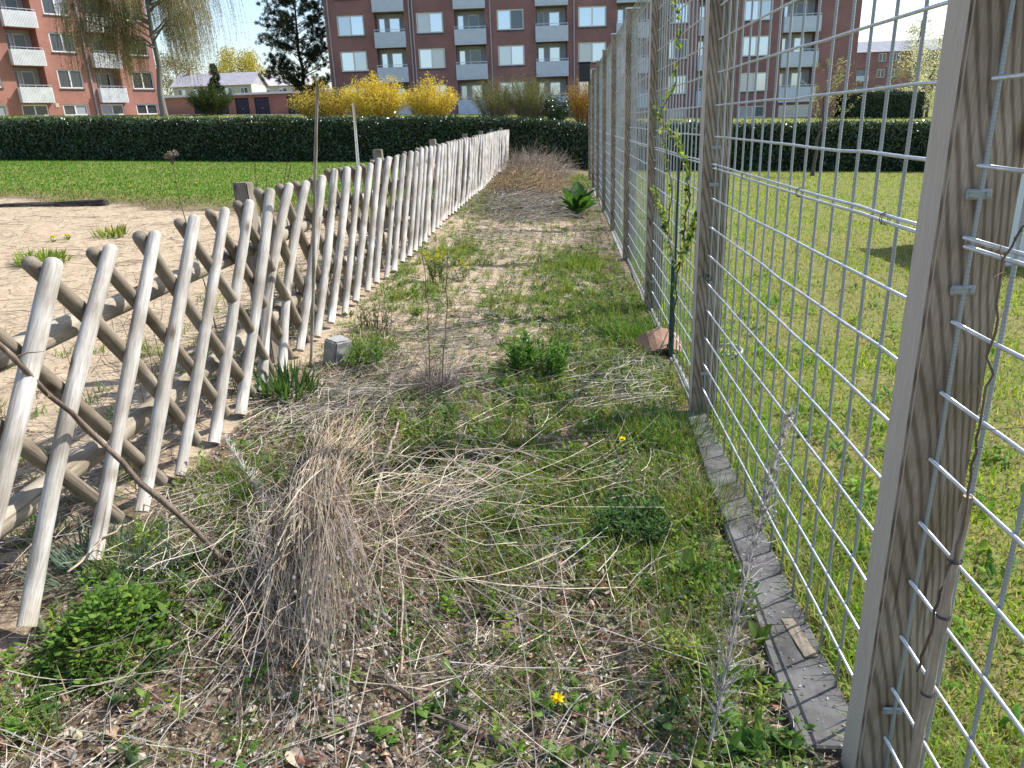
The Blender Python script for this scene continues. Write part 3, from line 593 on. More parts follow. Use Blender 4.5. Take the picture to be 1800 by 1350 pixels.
# rail wood runs along the rail: build them upright and lay them down
for ya, yb in zip(ys[:-1], ys[1:]):
    for h in (.34, .83):
        L = yb-ya-.02; me = picket_mesh(.046, L, int(ya*10+h*100)); me.materials.append(M_RAIL)
        a = Vector((-1.95, ya, float(Hf(-1.85, ya))+h+random.uniform(-.01, .01))); b_ = Vector((-1.95, yb-.02, float(Hf(-1.85, yb))+h+random.uniform(-.01, .01)))
        o = link('rail', me, None, fence, a-Vector(fo)); o.rotation_mode = 'QUATERNION'; o.rotation_quaternion = (b_-a).to_track_quat('Z', 'X')
for y in ys[1:]:
    z = float(Hf(-2.04, y)); me = box_mesh('post', -.05, .05, -.05, .05, -.3, 1.21, .008, 2); link('post', me, M_POSTL, fence, Vector((-2.05, y, z))-Vector(fo), (R_(random.uniform(-1, 1)), R_(random.uniform(-1, 1)), R_(random.uniform(-6, 6))))

# ------------------------------------------------------------------ wire mesh fence
MX = .795; mesh_f = empty('mesh_fence', (MX, 12, float(Hf(MX, 12))), 'tall galvanised bar mesh fence on square timber posts along the lawn', 'fence'); mo = np.array(mesh_f.location)
PY = [1.605+2.6*k for k in range(9)]; ZB, PITCHZ, NH = .0, .154, 19
post_me = [box_mesh('post', -.0725, .0725, -.07, .025, -.35, 2.82, .006, 2) for _ in range(1)]
cap_me = box_mesh('cap', -.08, .08, -.078, .033, 2.8225, 2.84, .003)
def gm(path_r, L, sides=7, kink=0., seed=0):
    rs = np.random.default_rng(seed); n = 12; P = np.zeros((1, n, 3)); P[0, :, 2] = np.linspace(0, L, n); P[0, 1:-1, :2] += rs.normal(size=(n-2, 2))*kink
    g = Geo(); g.tubes(P, path_r, (1, 1, 1), sides, True); return g.mesh('wire', True)
BL = 2.6-.15; vbar = [gm(.0046, PITCHZ*(NH-1)+.06, 7, .0012, s) for s in range(3)]; hbar = [gm(.0045, 2.6-.098, 7, .0016, s) for s in range(4)]; hnear = [gm(.0045, 1.348, 7, .0012, s) for s in range(2)]
for k, y in enumerate(PY):
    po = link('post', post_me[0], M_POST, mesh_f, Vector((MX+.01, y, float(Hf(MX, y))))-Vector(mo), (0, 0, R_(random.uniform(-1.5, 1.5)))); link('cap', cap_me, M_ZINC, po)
def hwire(me, y0, z, dx=-.006):
    link('horizontal_wire', me, M_ZINC, mesh_f, Vector((MX+dx+random.uniform(-.001, .001), y0, z))-Vector(mo), (R_(-90)+random.uniform(-.0012, .0012), 0, random.uniform(-.001, .001)))
def vwire(y, z0=-.03):
    link('vertical_wire', random.choice(vbar), M_BAR, mesh_f, Vector((MX+.0045, y, z0))-Vector(mo), (random.uniform(-.0012, .0012), random.uniform(-.001, .001), random.uniform(0, 6)))
for k in range(-1, 8):
    near = k < 0
    ya = .18 if near else PY[k]+.0265; yb = PY[k+1]-.0712
    for i in range(NH):
        z = ZB+PITCHZ*i; me = hnear[i % 2] if near else hbar[(i+k) % 4]
        hwire(me, ya-(.0 if near else .0), z)
        if i == 9: hwire(me, ya, z+.017, -.010)
    y = yb-.012
    while y > ya+.01: vwire(y); y -= .15
# clamps holding the end bar on the posts
cl = box_mesh('clamp', -.024, .024, -.008, .0, -.010, .010, .003); cr = gm(.0075, .014, 6)
scr = box_mesh('screw', -.005, .005, -.012, -.008, -.005, .005, .0015)
for k in range(0, 5):
    for z in (.245, 1.30, 1.487, 2.55):
        c_ = link('clamp', cl, M_BAR, mesh_f, Vector((MX+.0, PY[k]-.078, z))-Vector(mo))
        for s in (-1, 1): link('screw', scr, M_BAR, c_, (s*.016, 0, 0))
tie = Geo()
for yy in (1.9, 2.6, 3.4, 4.2-.25):
    a = np.linspace(0, 4*np.pi, 14); P = np.stack([MX-.008+.012*np.cos(a), yy+.002*a, ZB+9*PITCHZ+.008+.016*np.sin(a)], -1); tie.tubes(P[None], .0013, (.06, .05, .05), 4)
link('tie_wire', tie.mesh('tie_wire', False, mo), M_WIRE, mesh_f)
# green plastic tie on the second post
a = np.linspace(0, 2*np.pi, 14); g = Geo(); P = np.stack([MX-.004+.016*np.cos(a), PY[1]-.085+.006*np.sin(3*a), .80+.016*np.sin(a)], -1); g.tubes(P[None], .003, (.02, .16, .06), 5)
g.tubes(np.array([[[MX, PY[1]-.085, .81], [MX-.03, PY[1]-.1, .83], [MX-.05, PY[1]-.1, .81]]]), .003, (.02, .16, .06), 4); link('plastic_tie', g.mesh('plastic_tie', True, mo), M_LEAF, mesh_f)
# concrete edging under the mesh
edg = empty('concrete_edging', (.74, 12, float(Hf(.74, 12))), 'grey concrete edging slabs set along the foot of the mesh fence', 'edging'); eo = np.array(edg.location)
for k in range(-1, 8):
    ya = PY[k]+.035 if k >= 0 else .1; yb = PY[k+1]-.082; L = yb-ya; bm = bmesh.new(); bmesh.ops.create_cube(bm, size=1)
    bmesh.ops.subdivide_edges(bm, edges=[e for e in bm.edges], cuts=3, use_grid_fill=True)
    x0, x1 = (.70, .625) if k == 0 else ((.625, .60) if k < 0 else (.735+.02*((k*7) % 3), .72+.02*((k*5) % 3)))
    for v in bm.verts:
        t_ = v.co.y+.5; xl = x1+(x0-x1)*t_; xr = .812
        v.co = Vector((xl+(xr-xl)*(v.co.x+.5)+random.uniform(-.003, .003), ya+L*t_, -.09-(.022 if k > 0 else 0)+.1*(v.co.z+.5)+random.uniform(-.002, .002)))
    bmesh.ops.bevel(bm, geom=[e for e in bm.edges if len(e.link_faces) == 2 and e.calc_face_angle(0) > .7], offset=.006, segments=1, affect='EDGES')
    bmesh.ops.translate(bm, verts=bm.verts, vec=-Vector(eo)); me = bpy.data.meshes.new('slab'); bm.to_mesh(me); bm.free()
    for p in me.polygons: p.use_smooth = False
    link('slab', me, M_CONC if k < 1 else M_CONCL, edg)
#@@PART2
# ------------------------------------------------------------------ lawns and ground cover
def polar(n, r0, r1, a0, a1, pw=.5):
    r = (U(0, 1, n)*(r1**pw-r0**pw)+r0**pw)**(1/pw); a = U(R_(a0), R_(a1), n); return r*np.sin(a), r*np.cos(a), r
def onground(x, y, dz=0.): return np.stack([x, y, Hf(x, y)+dz], -1)
def hedge_y(x): return 30.0-(x+26)*4.4/46
GRN = [(.10, .15, .03), (.13, .17, .035), (.075, .12, .025)]
x, y, r = polar(235000, 1.1, 30, 0, 66, .45); k = (x > .822) & (y < hedge_y(x)-.1) & (x < 19); x, y, r = x[k], y[k], r[k]
dry = vn(x, y, .9, 11)*.6+vn(x, y, .25, 12)*.4; k = U(0, 1, len(x)) < .45+.75*(1-dry)+.3*sst(5, 12, r); x, y, r, dry = x[k], y[k], r[k], dry[k]; n = len(x)
c = np.where((U(0, 1, n) < np.clip((dry-.34)*2.6, .05, .75)*(1-.6*sst(6, 16, r)))[:, None], pick([(.42, .36, .18), (.33, .27, .15)], n), pick([(.22, .35, .022), (.31, .39, .028), (.14, .25, .018)], n, .3))
g = Geo(); g.strap(onground(x, y, -.005), U(0, 6.28, n), U(.05, .9, n), U(.035, .075, n)*(1.2-.5*dry)*(1+.5*(x < 1.15)), .0042*(1+r*.16), U(.1, .9, n), c)
o = link('lawn_grass', g.mesh('lawn_grass'), M_LEAF); setp(o, 'patchy yellow-green lawn on the far side of the wire mesh', 'grass', kind='stuff')
x, y, r = polar(135000, 11, 40, -52, 3, .5); k = (x < -2.0) & (turf_mask(x, y) > U(.1, .75, len(x))) & (y < hedge_y(x)-.05) & (x > -26); x, y, r = x[k], y[k], r[k]; n = len(x)
edge = sst(0, 3.5, y-(13.2-.35*np.clip(x+7, -9, 4)))
c = np.where((U(0, 1, n) > edge+.15)[:, None], pick([(.26, .22, .12), (.17, .17, .06)], n), pick([(.085, .21, .018), (.115, .24, .022), (.065, .17, .015)], n))
g = Geo(); g.strap(onground(x, y, -.005), U(0, 6.28, n), U(.05, .7, n), U(.04, .075, n), .016*(1+r*.02), U(.1, .7, n), c)
o = link('lawn_grass', g.mesh('lawn_grass'), M_LEAF); setp(o, 'even bright green lawn between the sandy bed and the laurel hedge', 'grass', kind='stuff')
n = 9000; x = .835+np.abs(rng.normal(size=n))*.22; y = (U(0, 1, n)*(20**.5-1)+1)**2; k = vn(x, y, .5, 41) > .38; x, y = x[k], y[k]; n = len(x); g = Geo(); g.strap(onground(x, y, -.005), U(0, 6.28, n), U(.05, .7, n), U(.07, .2, n), .006*(1+.05*y), U(.1, 1., n), pick([(.15, .28, .035), (.2, .32, .045), (.3, .33, .12)], n), (1, .8, .5, 0))
cx = .95+np.abs(rng.normal(size=420))*.9; cy = (U(0, 1, 420)*(14**.5-1)+1)**2; m_ = 12; x = np.repeat(cx, m_)+rng.normal(size=420*m_)*.03; y = np.repeat(cy, m_)+rng.normal(size=420*m_)*.04; n = len(x); sz = np.repeat(U(.02, .058, 420), m_); g.strap(onground(x, y, U(0, .05, n)), U(0, 6.28, n), U(.4, 1.4, n), sz, sz*.42, U(-.2, .9, n), np.repeat(pick([(.12, .26, .035), (.18, .32, .04), (.09, .18, .035)], 420), m_, 0), (.25, .95, .9, 0), fold=.3)
o = link('lawn_weeds', g.mesh('lawn_weeds'), M_LEAF); setp(o, 'lush weeds and unmown grass along the lawn side of the wire mesh', 'weeds', kind='stuff')
# rough grass behind the hedge
x, y = U(-45, 40, 22000), U(31, 60, 22000); n = len(x); g = Geo(); g.strap(onground(x, y), U(0, 6.28, n), U(.05, .6, n), U(.06, .12, n), .07, U(.1, .7, n), pick([(.085, .15, .03), (.11, .17, .035)], n))
o = link('lawn_grass', g.mesh('lawn_grass'), M_LEAF); setp(o, 'grass bank rising behind the laurel hedge to the flats', 'grass', kind='stuff')

# --- the strip between the fences: how green, how bare
PXG = [(1020, 470, 70, 1.0), (1085, 560, 70, 1.0), (1120, 600, 60, .9), (1010, 520, 60, .8), (900, 535, 50, .5), (730, 520, 50, .8), (800, 445, 60, .7), (650, 620, 40, .9), (700, 480, 40, .6), (870, 360, 60, .5), (1060, 320, 60, 1.),
       (1190, 760, 90, 1.0), (1090, 760, 90, .7), (1215, 860, 60, 1.0), (930, 690, 90, .5), (1150, 900, 110, .9), (960, 860, 120, .8), (880, 930, 110, .7), (760, 790, 90, .9), (700, 740, 60, .6), (430, 840, 60, .9), (400, 880, 50, .7), (1220, 1010, 60, 1.), (1190, 1130, 70, .8), (1000, 780, 100, .6),
       (60, 1260, 110, .6), (300, 1060, 100, .8), (180, 1020, 90, .9), (330, 1180, 60, .4), (860, 1190, 90, .25), (1100, 1020, 90, .6), (1240, 1180, 60, .7), (660, 1000, 60, .4), (1050, 640, 80, .6), (1150, 680, 60, .8), (840, 1050, 90, .3)]
GB = [(gp(a, b), c, d) for a, b, c, d in PXG]; GB = [(p[:2], c*math.hypot(*p[:2])/1310, d) for p, c, d in GB]
def green(x, y):
    v = np.zeros_like(x)
    for p, s, d in GB: v = np.maximum(v, d*np.exp(-(((x-p[0])/s)**2*.8+((y-p[1])/(s*2.2))**2)))
    return v
def strip(n, r1=26, pw=.4, xl=-1.8, xr=.735):
    y = (U(0, 1, n)*(r1**pw-1.15**pw)+1.15**pw)**(1/pw); x = U(xl, xr, n); x = np.where((y < 4.3) & (x > .66), x-U(.08, .6, n), x); return x, y, np.hypot(x, y)
GMIX = [(.12, .225, .025), (.17, .27, .03), (.22, .28, .04), (.075, .155, .022)]
# grass in tufts
cx, cy, cr = strip(11000, 25, .3); gr = green(cx, cy); k = U(0, 1, len(cx)) < (.2+1.1*gr+.62*sst(-.9, .2, cx)*(1-sst(6, 9, cy)))*(.45+.55*np.maximum(sst(2.2, 2.9, cy), sst(.25, .45, cx)))*(.3+1.0*vn(cx, cy, .35, 21)); cx, cy, cr, gr = cx[k], cy[k], cr[k], gr[k]
m_ = 17; x = np.repeat(cx, m_); y = np.repeat(cy, m_); r = np.repeat(cr, m_); gq = np.repeat(gr, m_); n = len(x); sp_ = .012+.012*np.repeat(U(0, 1, len(cx)), m_); x = x+rng.normal(size=n)*sp_*1.2; y = y+rng.normal(size=n)*sp_*1.6
hh = np.repeat(U(.05, .17, len(cx))*(.65+.6*gr), m_)*U(.5, 1.1, n); cc = np.repeat(pick(GMIX, len(cx), .25), m_, 0)*U(.8, 1.2, (n, 1)); dr = U(0, 1, n) < .2; cc[dr] = pick([(.36, .30, .16), (.28, .22, .12)], dr.sum())
k = x < np.where(y < 4.2, .66, .75); g = Geo(); g.strap(onground(x, y, -.006)[k], U(0, 6.28, n)[k], U(.05, .75, n)[k], hh[k], (.0034*(1+r*.13))[k], U(.2, 1.2, n)[k], cc[k], (1, .8, .5, 0))
o = link('path_grass', g.mesh('path_grass'), M_LEAF); setp(o, 'wild grass tufts on the weedy strip between the fences', 'grass', kind='stuff')
# small broad-leaved weeds: rosettes
cx, cy, cr = strip(9500, 24, .25); gr = green(cx, cy); k = U(0, 1, len(cx)) < (.2+1.1*gr+.62*sst(-.9, .2, cx)*(1-sst(6, 9, cy)))*(.45+.55*np.maximum(sst(2.2, 2.9, cy), sst(.25, .45, cx)))*(.2+1.2*vn(cx, cy, .3, 33)); cx, cy, cr = cx[k], cy[k], cr[k]
m_ = 7; x = np.repeat(cx, m_); y = np.repeat(cy, m_); n = len(x); sz = np.repeat(U(.018, .062, len(cx)), m_)*U(.6, 1.15, n)
cc = np.repeat(pick([(.10, .2, .04), (.15, .26, .05), (.07, .13, .045), (.18, .25, .06), (.15, .19, .10)], len(cx), .2), m_, 0)*U(.85, 1.15, (n, 1))
g = Geo(); x = x+rng.normal(size=n)*.018; y = y+rng.normal(size=n)*.018; k = x < np.where(y < 4.2, .66, .75)
g.strap(onground(x, y, U(0, .035, n))[k], U(0, 6.28, n)[k], U(.5, 1.45, n)[k], sz[k], (sz*U(.3, .5, n))[k], U(-.2, .9, n)[k], cc[k], (.25, .95, .9, 0), fold=.3)
# upright leafy shoots among them
cx, cy, cr = strip(2000, 14, .3); gr = green(cx, cy); k = U(0, 1, len(cx)) < gr*.75; cx, cy = cx[k], cy[k]
for i in range(len(cx)):
    b0 = onground(cx[i:i+1], cy[i:i+1])[0]; h = U(.05, .16); nl_ = 10; z = np.linspace(.2, 1, nl_)*h; ln = U(-.25, .25, 2)
    P = np.stack([b0[0]+ln[0]*z, b0[1]+ln[1]*z, b0[2]+z], -1); g.strap(P, np.arange(nl_)*2.4+U(0, 6), U(.5, 1.0, nl_), U(.025, .05)*np.linspace(1.1, .6, nl_), U(.008, .015), .7, vary(random.choice(GMIX), nl_), (.3, 1, .7, 0), fold=.25)
o = link('weeds', g.mesh('weeds'), M_LEAF); setp(o, 'low broad-leaved weeds covering the strip between the fences', 'weeds', kind='stuff')
# dead leaf bits
x, y, r = strip(62000, 24, .2); k = U(0, 1, len(x)) < .35+.65*(1-sand_mask(x, y)); x, y, r = x[k], y[k], r[k]; n = len(x); s_ = U(.006, .024, n)*(1+.05*r)
g = Geo(); nr = runit(n)*.55+np.array([0, 0, 1.]); g.diamonds(onground(x, y, U(.002, .02, n)), runit(n)*np.array([1, 1, .25]), nr, s_, s_*U(.25, .6, n), pick([(.44, .39, .33), (.28, .22, .165), (.12, .085, .06), (.56, .51, .44), (.38, .36, .33), (.22, .12, .08)], n, .25))
x = U(-12, -1.9, 22000); y = U(1.5, 14, 22000); n = len(x); s_ = U(.01, .035, n); g.diamonds(onground(x, y, U(.002, .015, n)), runit(n)*np.array([1, 1, .2]), runit(n)*.5+np.array([0, 0, 1.]), s_, s_*.4, pick([(.28, .22, .16), (.17, .12, .085), (.38, .31, .23)], n))
o = link('leaf_litter', g.mesh('leaf_litter'), M_LITTER); setp(o, 'crumbled dead leaves scattered over the soil', 'litter', kind='stuff')
# dry straws and twigs lying about
def straws(g, x, y, L, rad, col, K=4, lift=.03, az=None, curve=.35):
    n = len(x); a = U(0, 6.28, n) if az is None else az; cv = U(-curve, curve, n); tt = np.linspace(-.5, .5, K); P = np.zeros((n, K, 3)); h0 = U(.003, lift, n); tl = U(-.12, .12, n)
    for k_, t_ in enumerate(tt):
        aa = a+cv*t_; P[:, k_, 0] = x+np.cos(aa)*L*t_; P[:, k_, 1] = y+np.sin(aa)*L*t_; P[:, k_, 2] = Hf(P[:, k_, 0], P[:, k_, 1])+h0+np.abs(tl)*L*(.5+t_*np.sign(tl))*.6
    P[..., 0] = np.minimum(P[..., 0], .70+.02*rng.normal(size=(n, 1)))
    g.tubes(P, np.outer(rad, np.linspace(1, .6, K)), col, 3)
STR = [(.50, .44, .35), (.38, .33, .265), (.60, .54, .45), (.22, .17, .13), (.42, .39, .35)]
g = Geo(); x, y, r = strip(5500, 22, .15); n = len(x); straws(g, x, y, U(.05, .26, n)*(1+.04*r), U(.0007, .0016, n)*(1+.12*r), pick(STR, n), 3)
x, y, r = strip(300, 6, .4); n = len(x); straws(g, x, y, U(.25, .7, n), U(.0009, .0019, n), pick(STR, n), 6, .06)
# drifts of dry stems in the middle and by the mesh
for (a, b, s, nn_) in ((700, 690, .3, 320), (560, 720, .28, 420), (1080, 680, .35, 180), (780, 600, .4, 240), (880, 420, .6, 300), (800, 880, .2, 220), (960, 1010, .3, 120), (1150, 860, .2, 120), (300, 940, .25, 260), (1130, 690, .3, 260)):
    p = gp(a, b); x = p[0]+rng.normal(size=nn_)*s*.7; y = p[1]+rng.normal(size=nn_)*s; k = (x > -1.75) & (x < .62); straws(g, x[k], y[k], U(.12, .42, k.sum()), U(.0009, .002, k.sum())*(1+.06*p[1]), pick(STR, k.sum()), 5, .07)
o = link('dry_straw', g.mesh('dry_straw'), M_DRY); setp(o, 'loose dry straws strewn over the strip between the fences', 'straw', kind='stuff')
g = Geo(); x = -1.95-U(0, 1, 3000)**1.4*9; y = U(1.6, 14.5, 3000); n = len(x); dz = 1-sst(-3.5, -2, x)
straws(g, x, y, U(.06, .4, n), U(.0016, .0035, n), pick([(.16, .11, .075), (.22, .16, .11), (.33, .27, .19)], n), 4, .03)
x = -2.0-np.abs(rng.normal(size=2200))*.5; y = U(1.6, 9, 2200); n = len(x); straws(g, x, y, U(.1, .4, n), U(.0012, .0025, n), pick(STR[:4]+[(.15, .1, .07)], n), 4, .07)
o = link('dry_twigs', g.mesh('dry_twigs'), M_DRY); setp(o, 'thin brown twigs strewn over the sandy bed behind the pickets', 'twigs', kind='stuff')
# bed weeds and grass behind the pickets
cx = -2.0-np.abs(rng.normal(size=170))*.9; cy = U(2, 9, 170); m_ = 22; x = np.repeat(cx, m_)+rng.normal(size=170*m_)*.03; y = np.repeat(cy, m_)+rng.normal(size=170*m_)*.04; n = len(x)
g = Geo(); g.strap(onground(x, y, -.005), U(0, 6.28, n), U(.05, .8, n), U(.04, .15, n), .006, U(.2, 1., n), np.repeat(pick(GMIX+[(.3, .25, .14)], 170), m_, 0), (1, .8, 0))
o = link('bed_grass', g.mesh('bed_grass'), M_LEAF); setp(o, 'sparse grass sprouting behind the crossed pickets', 'grass', kind='stuff')

# ------------------------------------------------------------------ plants that stand out
def tuft(name, label, px, py, n, h, w, spread, cols, cat='plant', prof=(.6, 1, .8, 0), tilt=(.05, .8), bend=(.1, .8), fold=.2, dry=0., m=None):
    p = gp(px, py); x = p[0]+np.clip(rng.normal(size=n), -1.7, 1.7)*spread; y = p[1]+np.clip(rng.normal(size=n), -1.7, 1.7)*spread; g = Geo(); c = pick(cols, n, .22)
    if dry: k = U(0, 1, n) < dry; c[k] = pick([(.36, .3, .18), (.26, .2, .13)], k.sum())
    a = np.arctan2(y-p[1], x-p[0])+rng.normal(size=n)*.7
    g.strap(onground(x, y, -.01), a, U(*tilt, n), h*U(.55, 1.1, n), w*U(.7, 1.2, n), U(*bend, n), c, prof, fold=fold, roll=U(-.6, .6, n))
    o = link(name, g.mesh(name, False, p), m or M_LEAF, None, p); return setp(o, label, cat)
def leafy(name, label, px, py, nst, h, spread, L, W, cols, cat='plant', nl=14, top=None, lean=.25):
    p = gp(px, py); g = Geo()
    for i in range(nst):
        b0 = p+np.array([*np.clip(rng.normal(size=2), -1.3, 1.3)*spread, 0]); b0[2] = Hf(b0[0], b0[1]); hh = h*U(.6, 1.1); ln = U(-lean, lean, 2)+(b0[:2]-p[:2])/max(spread, .01)*.12; tt = np.linspace(0, 1, 5)
        P = np.stack([b0[0]+ln[0]*hh*tt, b0[1]+ln[1]*hh*tt, b0[2]-.01+hh*tt], -1); g.tubes(P[None], np.linspace(.0025, .0013, 5)[None], cols[0], 4)
        z = np.linspace(.15, 1, nl)*hh; Q = np.stack([b0[0]+ln[0]*z, b0[1]+ln[1]*z, b0[2]+z], -1)
        g.strap(Q, np.arange(nl)*2.4+U(0, 6), U(.35, 1.1, nl), L*np.linspace(1.15, .6, nl)*U(.8, 1.2, nl), W*U(.8, 1.2, nl), U(.2, .9, nl), pick(cols, nl), (.3, 1, .75, 0), fold=.25)
        if top is not None:
            kk_ = 22; tp_ = P[-1]+np.array([0, 0, .005]); v = runit(kk_); v[:, 2] = np.abs(v[:, 2]); g.diamonds(tp_+v*U(.01, .03, (kk_, 1)), v, runit(kk_), .016, .014, pick(top, kk_))
    o = link(name, g.mesh(name, False, p), M_LEAF, None, p); return setp(o, label, cat)
DK = [(.045, .10, .03), (.06, .13, .035), (.08, .15, .04)]; BR = [(.09, .2, .03), (.12, .24, .04), (.07, .16, .03)]
tuft('strap_leaf_clump', 'dark upright strap-leaved clump at the foot of the pickets by the concrete block', 505, 700, 170, .24, .016, .09, DK+[(.05, .09, .06)], tilt=(.02, .5), bend=(.05, .5), dry=.08)
tuft('grass_tuft', 'fine dense green grass tuft beside the bare sandy patch', 1020, 470, 420, .20, .006, .10, GMIX[:3], 'grass', (1, .8, 0))
tuft('grass_tuft', 'bright green grass tuft leaning on the third timber post', 1110, 590, 420, .20, .006, .09, BR, 'grass', (1, .8, 0))
tuft('grass_tuft', 'long grass tuft at the foot of the second timber post', 1185, 770, 420, .19, .005, .11, [(.07, .14, .03), (.10, .18, .035)], 'grass', (1, .8, .5, 0))
tuft('grass_tuft', 'straw-mixed grass tuft against the grey edging slab', 1235, 900, 380, .2, .0045, .09, GMIX, 'grass', (1, .8, .5, 0), dry=.35)
tuft('grass_tuft', 'bleached drooping grass tuft half way along the edging', 1195, 1140, 280, .17, .004, .06, [(.3, .28, .14), (.2, .21, .08), (.12, .17, .05)], 'grass', (1, .9, .6, 0), bend=(.8, 1.9), dry=.4)
tuft('blue_grass_tuft', 'blue-grey carnation-like foliage tuft under the crossed pickets', 185, 1000, 300, .17, .007, .09, [(.14, .2, .15), (.10, .16, .12), (.18, .23, .17)], bend=(.1, 1.), fold=.3)
tuft('blue_grass_tuft', 'smaller blue-grey foliage tuft beside the pale fallen stem', 275, 1010, 170, .14, .007, .06, [(.12, .19, .13), (.09, .16, .09)], bend=(.1, 1.), fold=.3)
tuft('weed_tuft', 'yellow-green weed tuft alone on the sandy bed', 78, 462, 190, .2, .02, .12, [(.2, .28, .04), (.16, .24, .04)])
tuft('weed_tuft', 'small yellowish weed tuft on the sand near the tarred sleeper', 200, 415, 60, .2, .03, .1, [(.2, .24, .05)])
leafy('leafy_clump', 'fresh green clump of lance-leaved shoots in the middle of the strip', 945, 655, 34, .24, .11, .09, .02, BR, lean=.3)
leafy('leafy_clump', 'small clump of green shoots to the right of the concrete block', 650, 640, 16, .2, .07, .06, .014, [(.13, .22, .05), (.1, .18, .04)])
leafy('leafy_clump', 'upright dark shoots with narrow leaves beyond the concrete block', 660, 580, 24, .2, .09, .05, .009, [(.07, .10, .04), (.1, .09, .05)], nl=10)
leafy('spurge_plant', 'larger spurge with yellow-green flower heads near the pickets', 770, 497, 16, .3, .055, .06, .016, [(.12, .18, .06), (.15, .2, .06)], top=[(.42, .42, .03), (.5, .45, .04)])
leafy('spurge_plant', 'smaller spurge with few yellow-green heads on the bare sand', 815, 492, 7, .2, .035, .05, .014, [(.12, .18, .06)], top=[(.42, .42, .03), (.5, .45, .04)])
leafy('leafy_clump', 'feathery green weed patch on the soil beside the broad dock leaves', 1110, 940, 46, .13, .08, .05, .012, DK)
leafy('leafy_clump', 'pale green shoots standing in the dry grass right of the poppy heap', 765, 800, 24, .17, .06, .05, .012, [(.16, .2, .05), (.12, .18, .04)])
# bright green mound of rounded leaves
p = gp(195, 1125); n = 1250; a = U(0, 6.28, n); q_ = U(0, 1, n)**.6*(.75+.5*vn(np.cos(a)*2, np.sin(a)*2, .9, 4)); x = p[0]+np.cos(a)*q_*.2; y = p[1]+np.sin(a)*q_*.26; g = Geo(); hh = .15*np.clip(1-q_**2, .03, 1)*U(.1, 1.05, n)*(.5+.8*vn(x, y, .09, 5))
g.strap(onground(x, y, hh), a+rng.normal(size=n)*1.2, U(.5, 1.4, n), U(.016, .032, n), U(.013, .022, n), U(0, .7, n), pick([(.10, .2, .03), (.15, .26, .045), (.07, .14, .025)], n, .3), (.4, 1, .9, 0), fold=.2)
x2 = x[:260]; y2 = y[:260]; P = np.stack([onground(x2, y2, -.01), onground(x2, y2, hh[:260])], 1); g.tubes(P, .0015, (.08, .14, .03), 3)
o = link('sedum_mound', g.mesh('sedum_mound', False, p), M_LEAF, None, p); setp(o, 'bright green mound of small rounded leaves below the crossed pickets', 'plant')
# leaf shapes used one by one
def leaf_me(name, prof, L, W, fold, curl, col, wav=.0, seed=0, stalk=.25):
    g = Geo(); rs = np.random.default_rng(seed); K = len(prof); S = 5; V = []; zc = 0; ang = 0; pos = np.array([stalk*L, 0, 0.])
    pts = [pos]; 
    for k in range(1, K): ang -= curl/(K-1); pos = pos+np.array([math.cos(ang), 0, math.sin(ang)])*L/(K-1); pts.append(pos)
    for k in range(K):
        for j in range(S):
            s_ = (j/(S-1)-.5)*2; V.append(pts[k]+np.array([0, s_*W*.5*prof[k], abs(s_)*W*.5*prof[k]*fold+wav*math.sin(k*2.1+j*1.3+seed)*W]))
    idx = np.arange(K*S).reshape(K, S); Q = np.stack([idx[:-1, :-1], idx[1:, :-1], idx[1:, 1:], idx[:-1, 1:]], -1).reshape(-1, 4); V = np.array(V)
    C = np.tile(col, (len(V), 1)).astype(float); C[(np.arange(len(V)) % S) == 2] *= 1.25; g.add(V, Q, [], C)
    if stalk: g.tubes(np.array([[[0, 0, 0], [stalk*L*.5, 0, .01*L], [stalk*L, 0, 0.]]]), .012*L+.001, np.array(col)*1.2, 4)
    return g.mesh(name, True)
def dock(name, label, p, n, L, W, cols, tilt=(.1, .8), cat='plant', prof=(.2, .75, 1, .95, .7, .05), curl=.5, fold=.25, azs=None):
    o = empty(name, p, label, cat); mes = [leaf_me('leaf', prof, L, W, fold, curl*U(.6, 1.3), cols[i % len(cols)], .05, i) for i in range(4)]
    for i in range(n):
        a = (azs[i] if azs else i*2.4+U(-.4, .4)); link('leaf', random.choice(mes), M_LEAF, o, (U(-.01, .01), U(-.01, .01), 0), (U(-.3, .3), -(math.pi/2-U(*tilt)), a)).scale = (s_ := U(.6, 1.1), s_, s_)
    return o
dock('dock_plant', 'large dark dock with broad glossy leaves near the end of the strip', gp(1015, 378), 20, .5, .26, [(.05, .12, .03), (.08, .19, .03), (.035, .085, .03)], (.1, 1.1))
dock('dock_plant', 'dock with a few long upright leaves beside the edging slab', gp(1205, 1020), 7, .1, .05, [(.10, .17, .06), (.08, .15, .04), (.14, .2, .08)], (.1, .9), curl=.4)
dock('dock_plant', 'pair of round dark green leaves close to the edging', gp(1220, 930), 5, .06, .055, [(.05, .12, .025), (.13, .24, .03)], (.2, .9), prof=(.5, .95, 1, .95, .75, .2))
dock('dock_plant', 'single broad leaf seedling standing in the litter', gp(1008, 1015), 2, .045, .045, [(.10, .22, .03)], (.1, .6), prof=(.5, .95, 1, .95, .75, .2))
dock('dock_plant', 'dark leaf pushing up against the broken edging slab', gp(1335, 1140), 3, .085, .05, [(.05, .11, .02), (.08, .14, .03)], (.1, .5))
dock('rosette_plant', 'round-leaved green rosette in the corner by the nearest post', gp(1305, 1325), 22, .06, .052, [(.07, .16, .04), (.10, .2, .05), (.05, .12, .03)], (.3, 1.3), prof=(.5, .95, 1, .95, .75, .2), curl=.4)
dock('rosette_plant', 'lobed green rosette beside the edging near the nearest post', gp(1375, 1320), 12, .055, .05, [(.05, .12, .03), (.08, .16, .04)], (.4, 1.3), prof=(.5, .95, 1, .95, .75, .2), curl=.4)
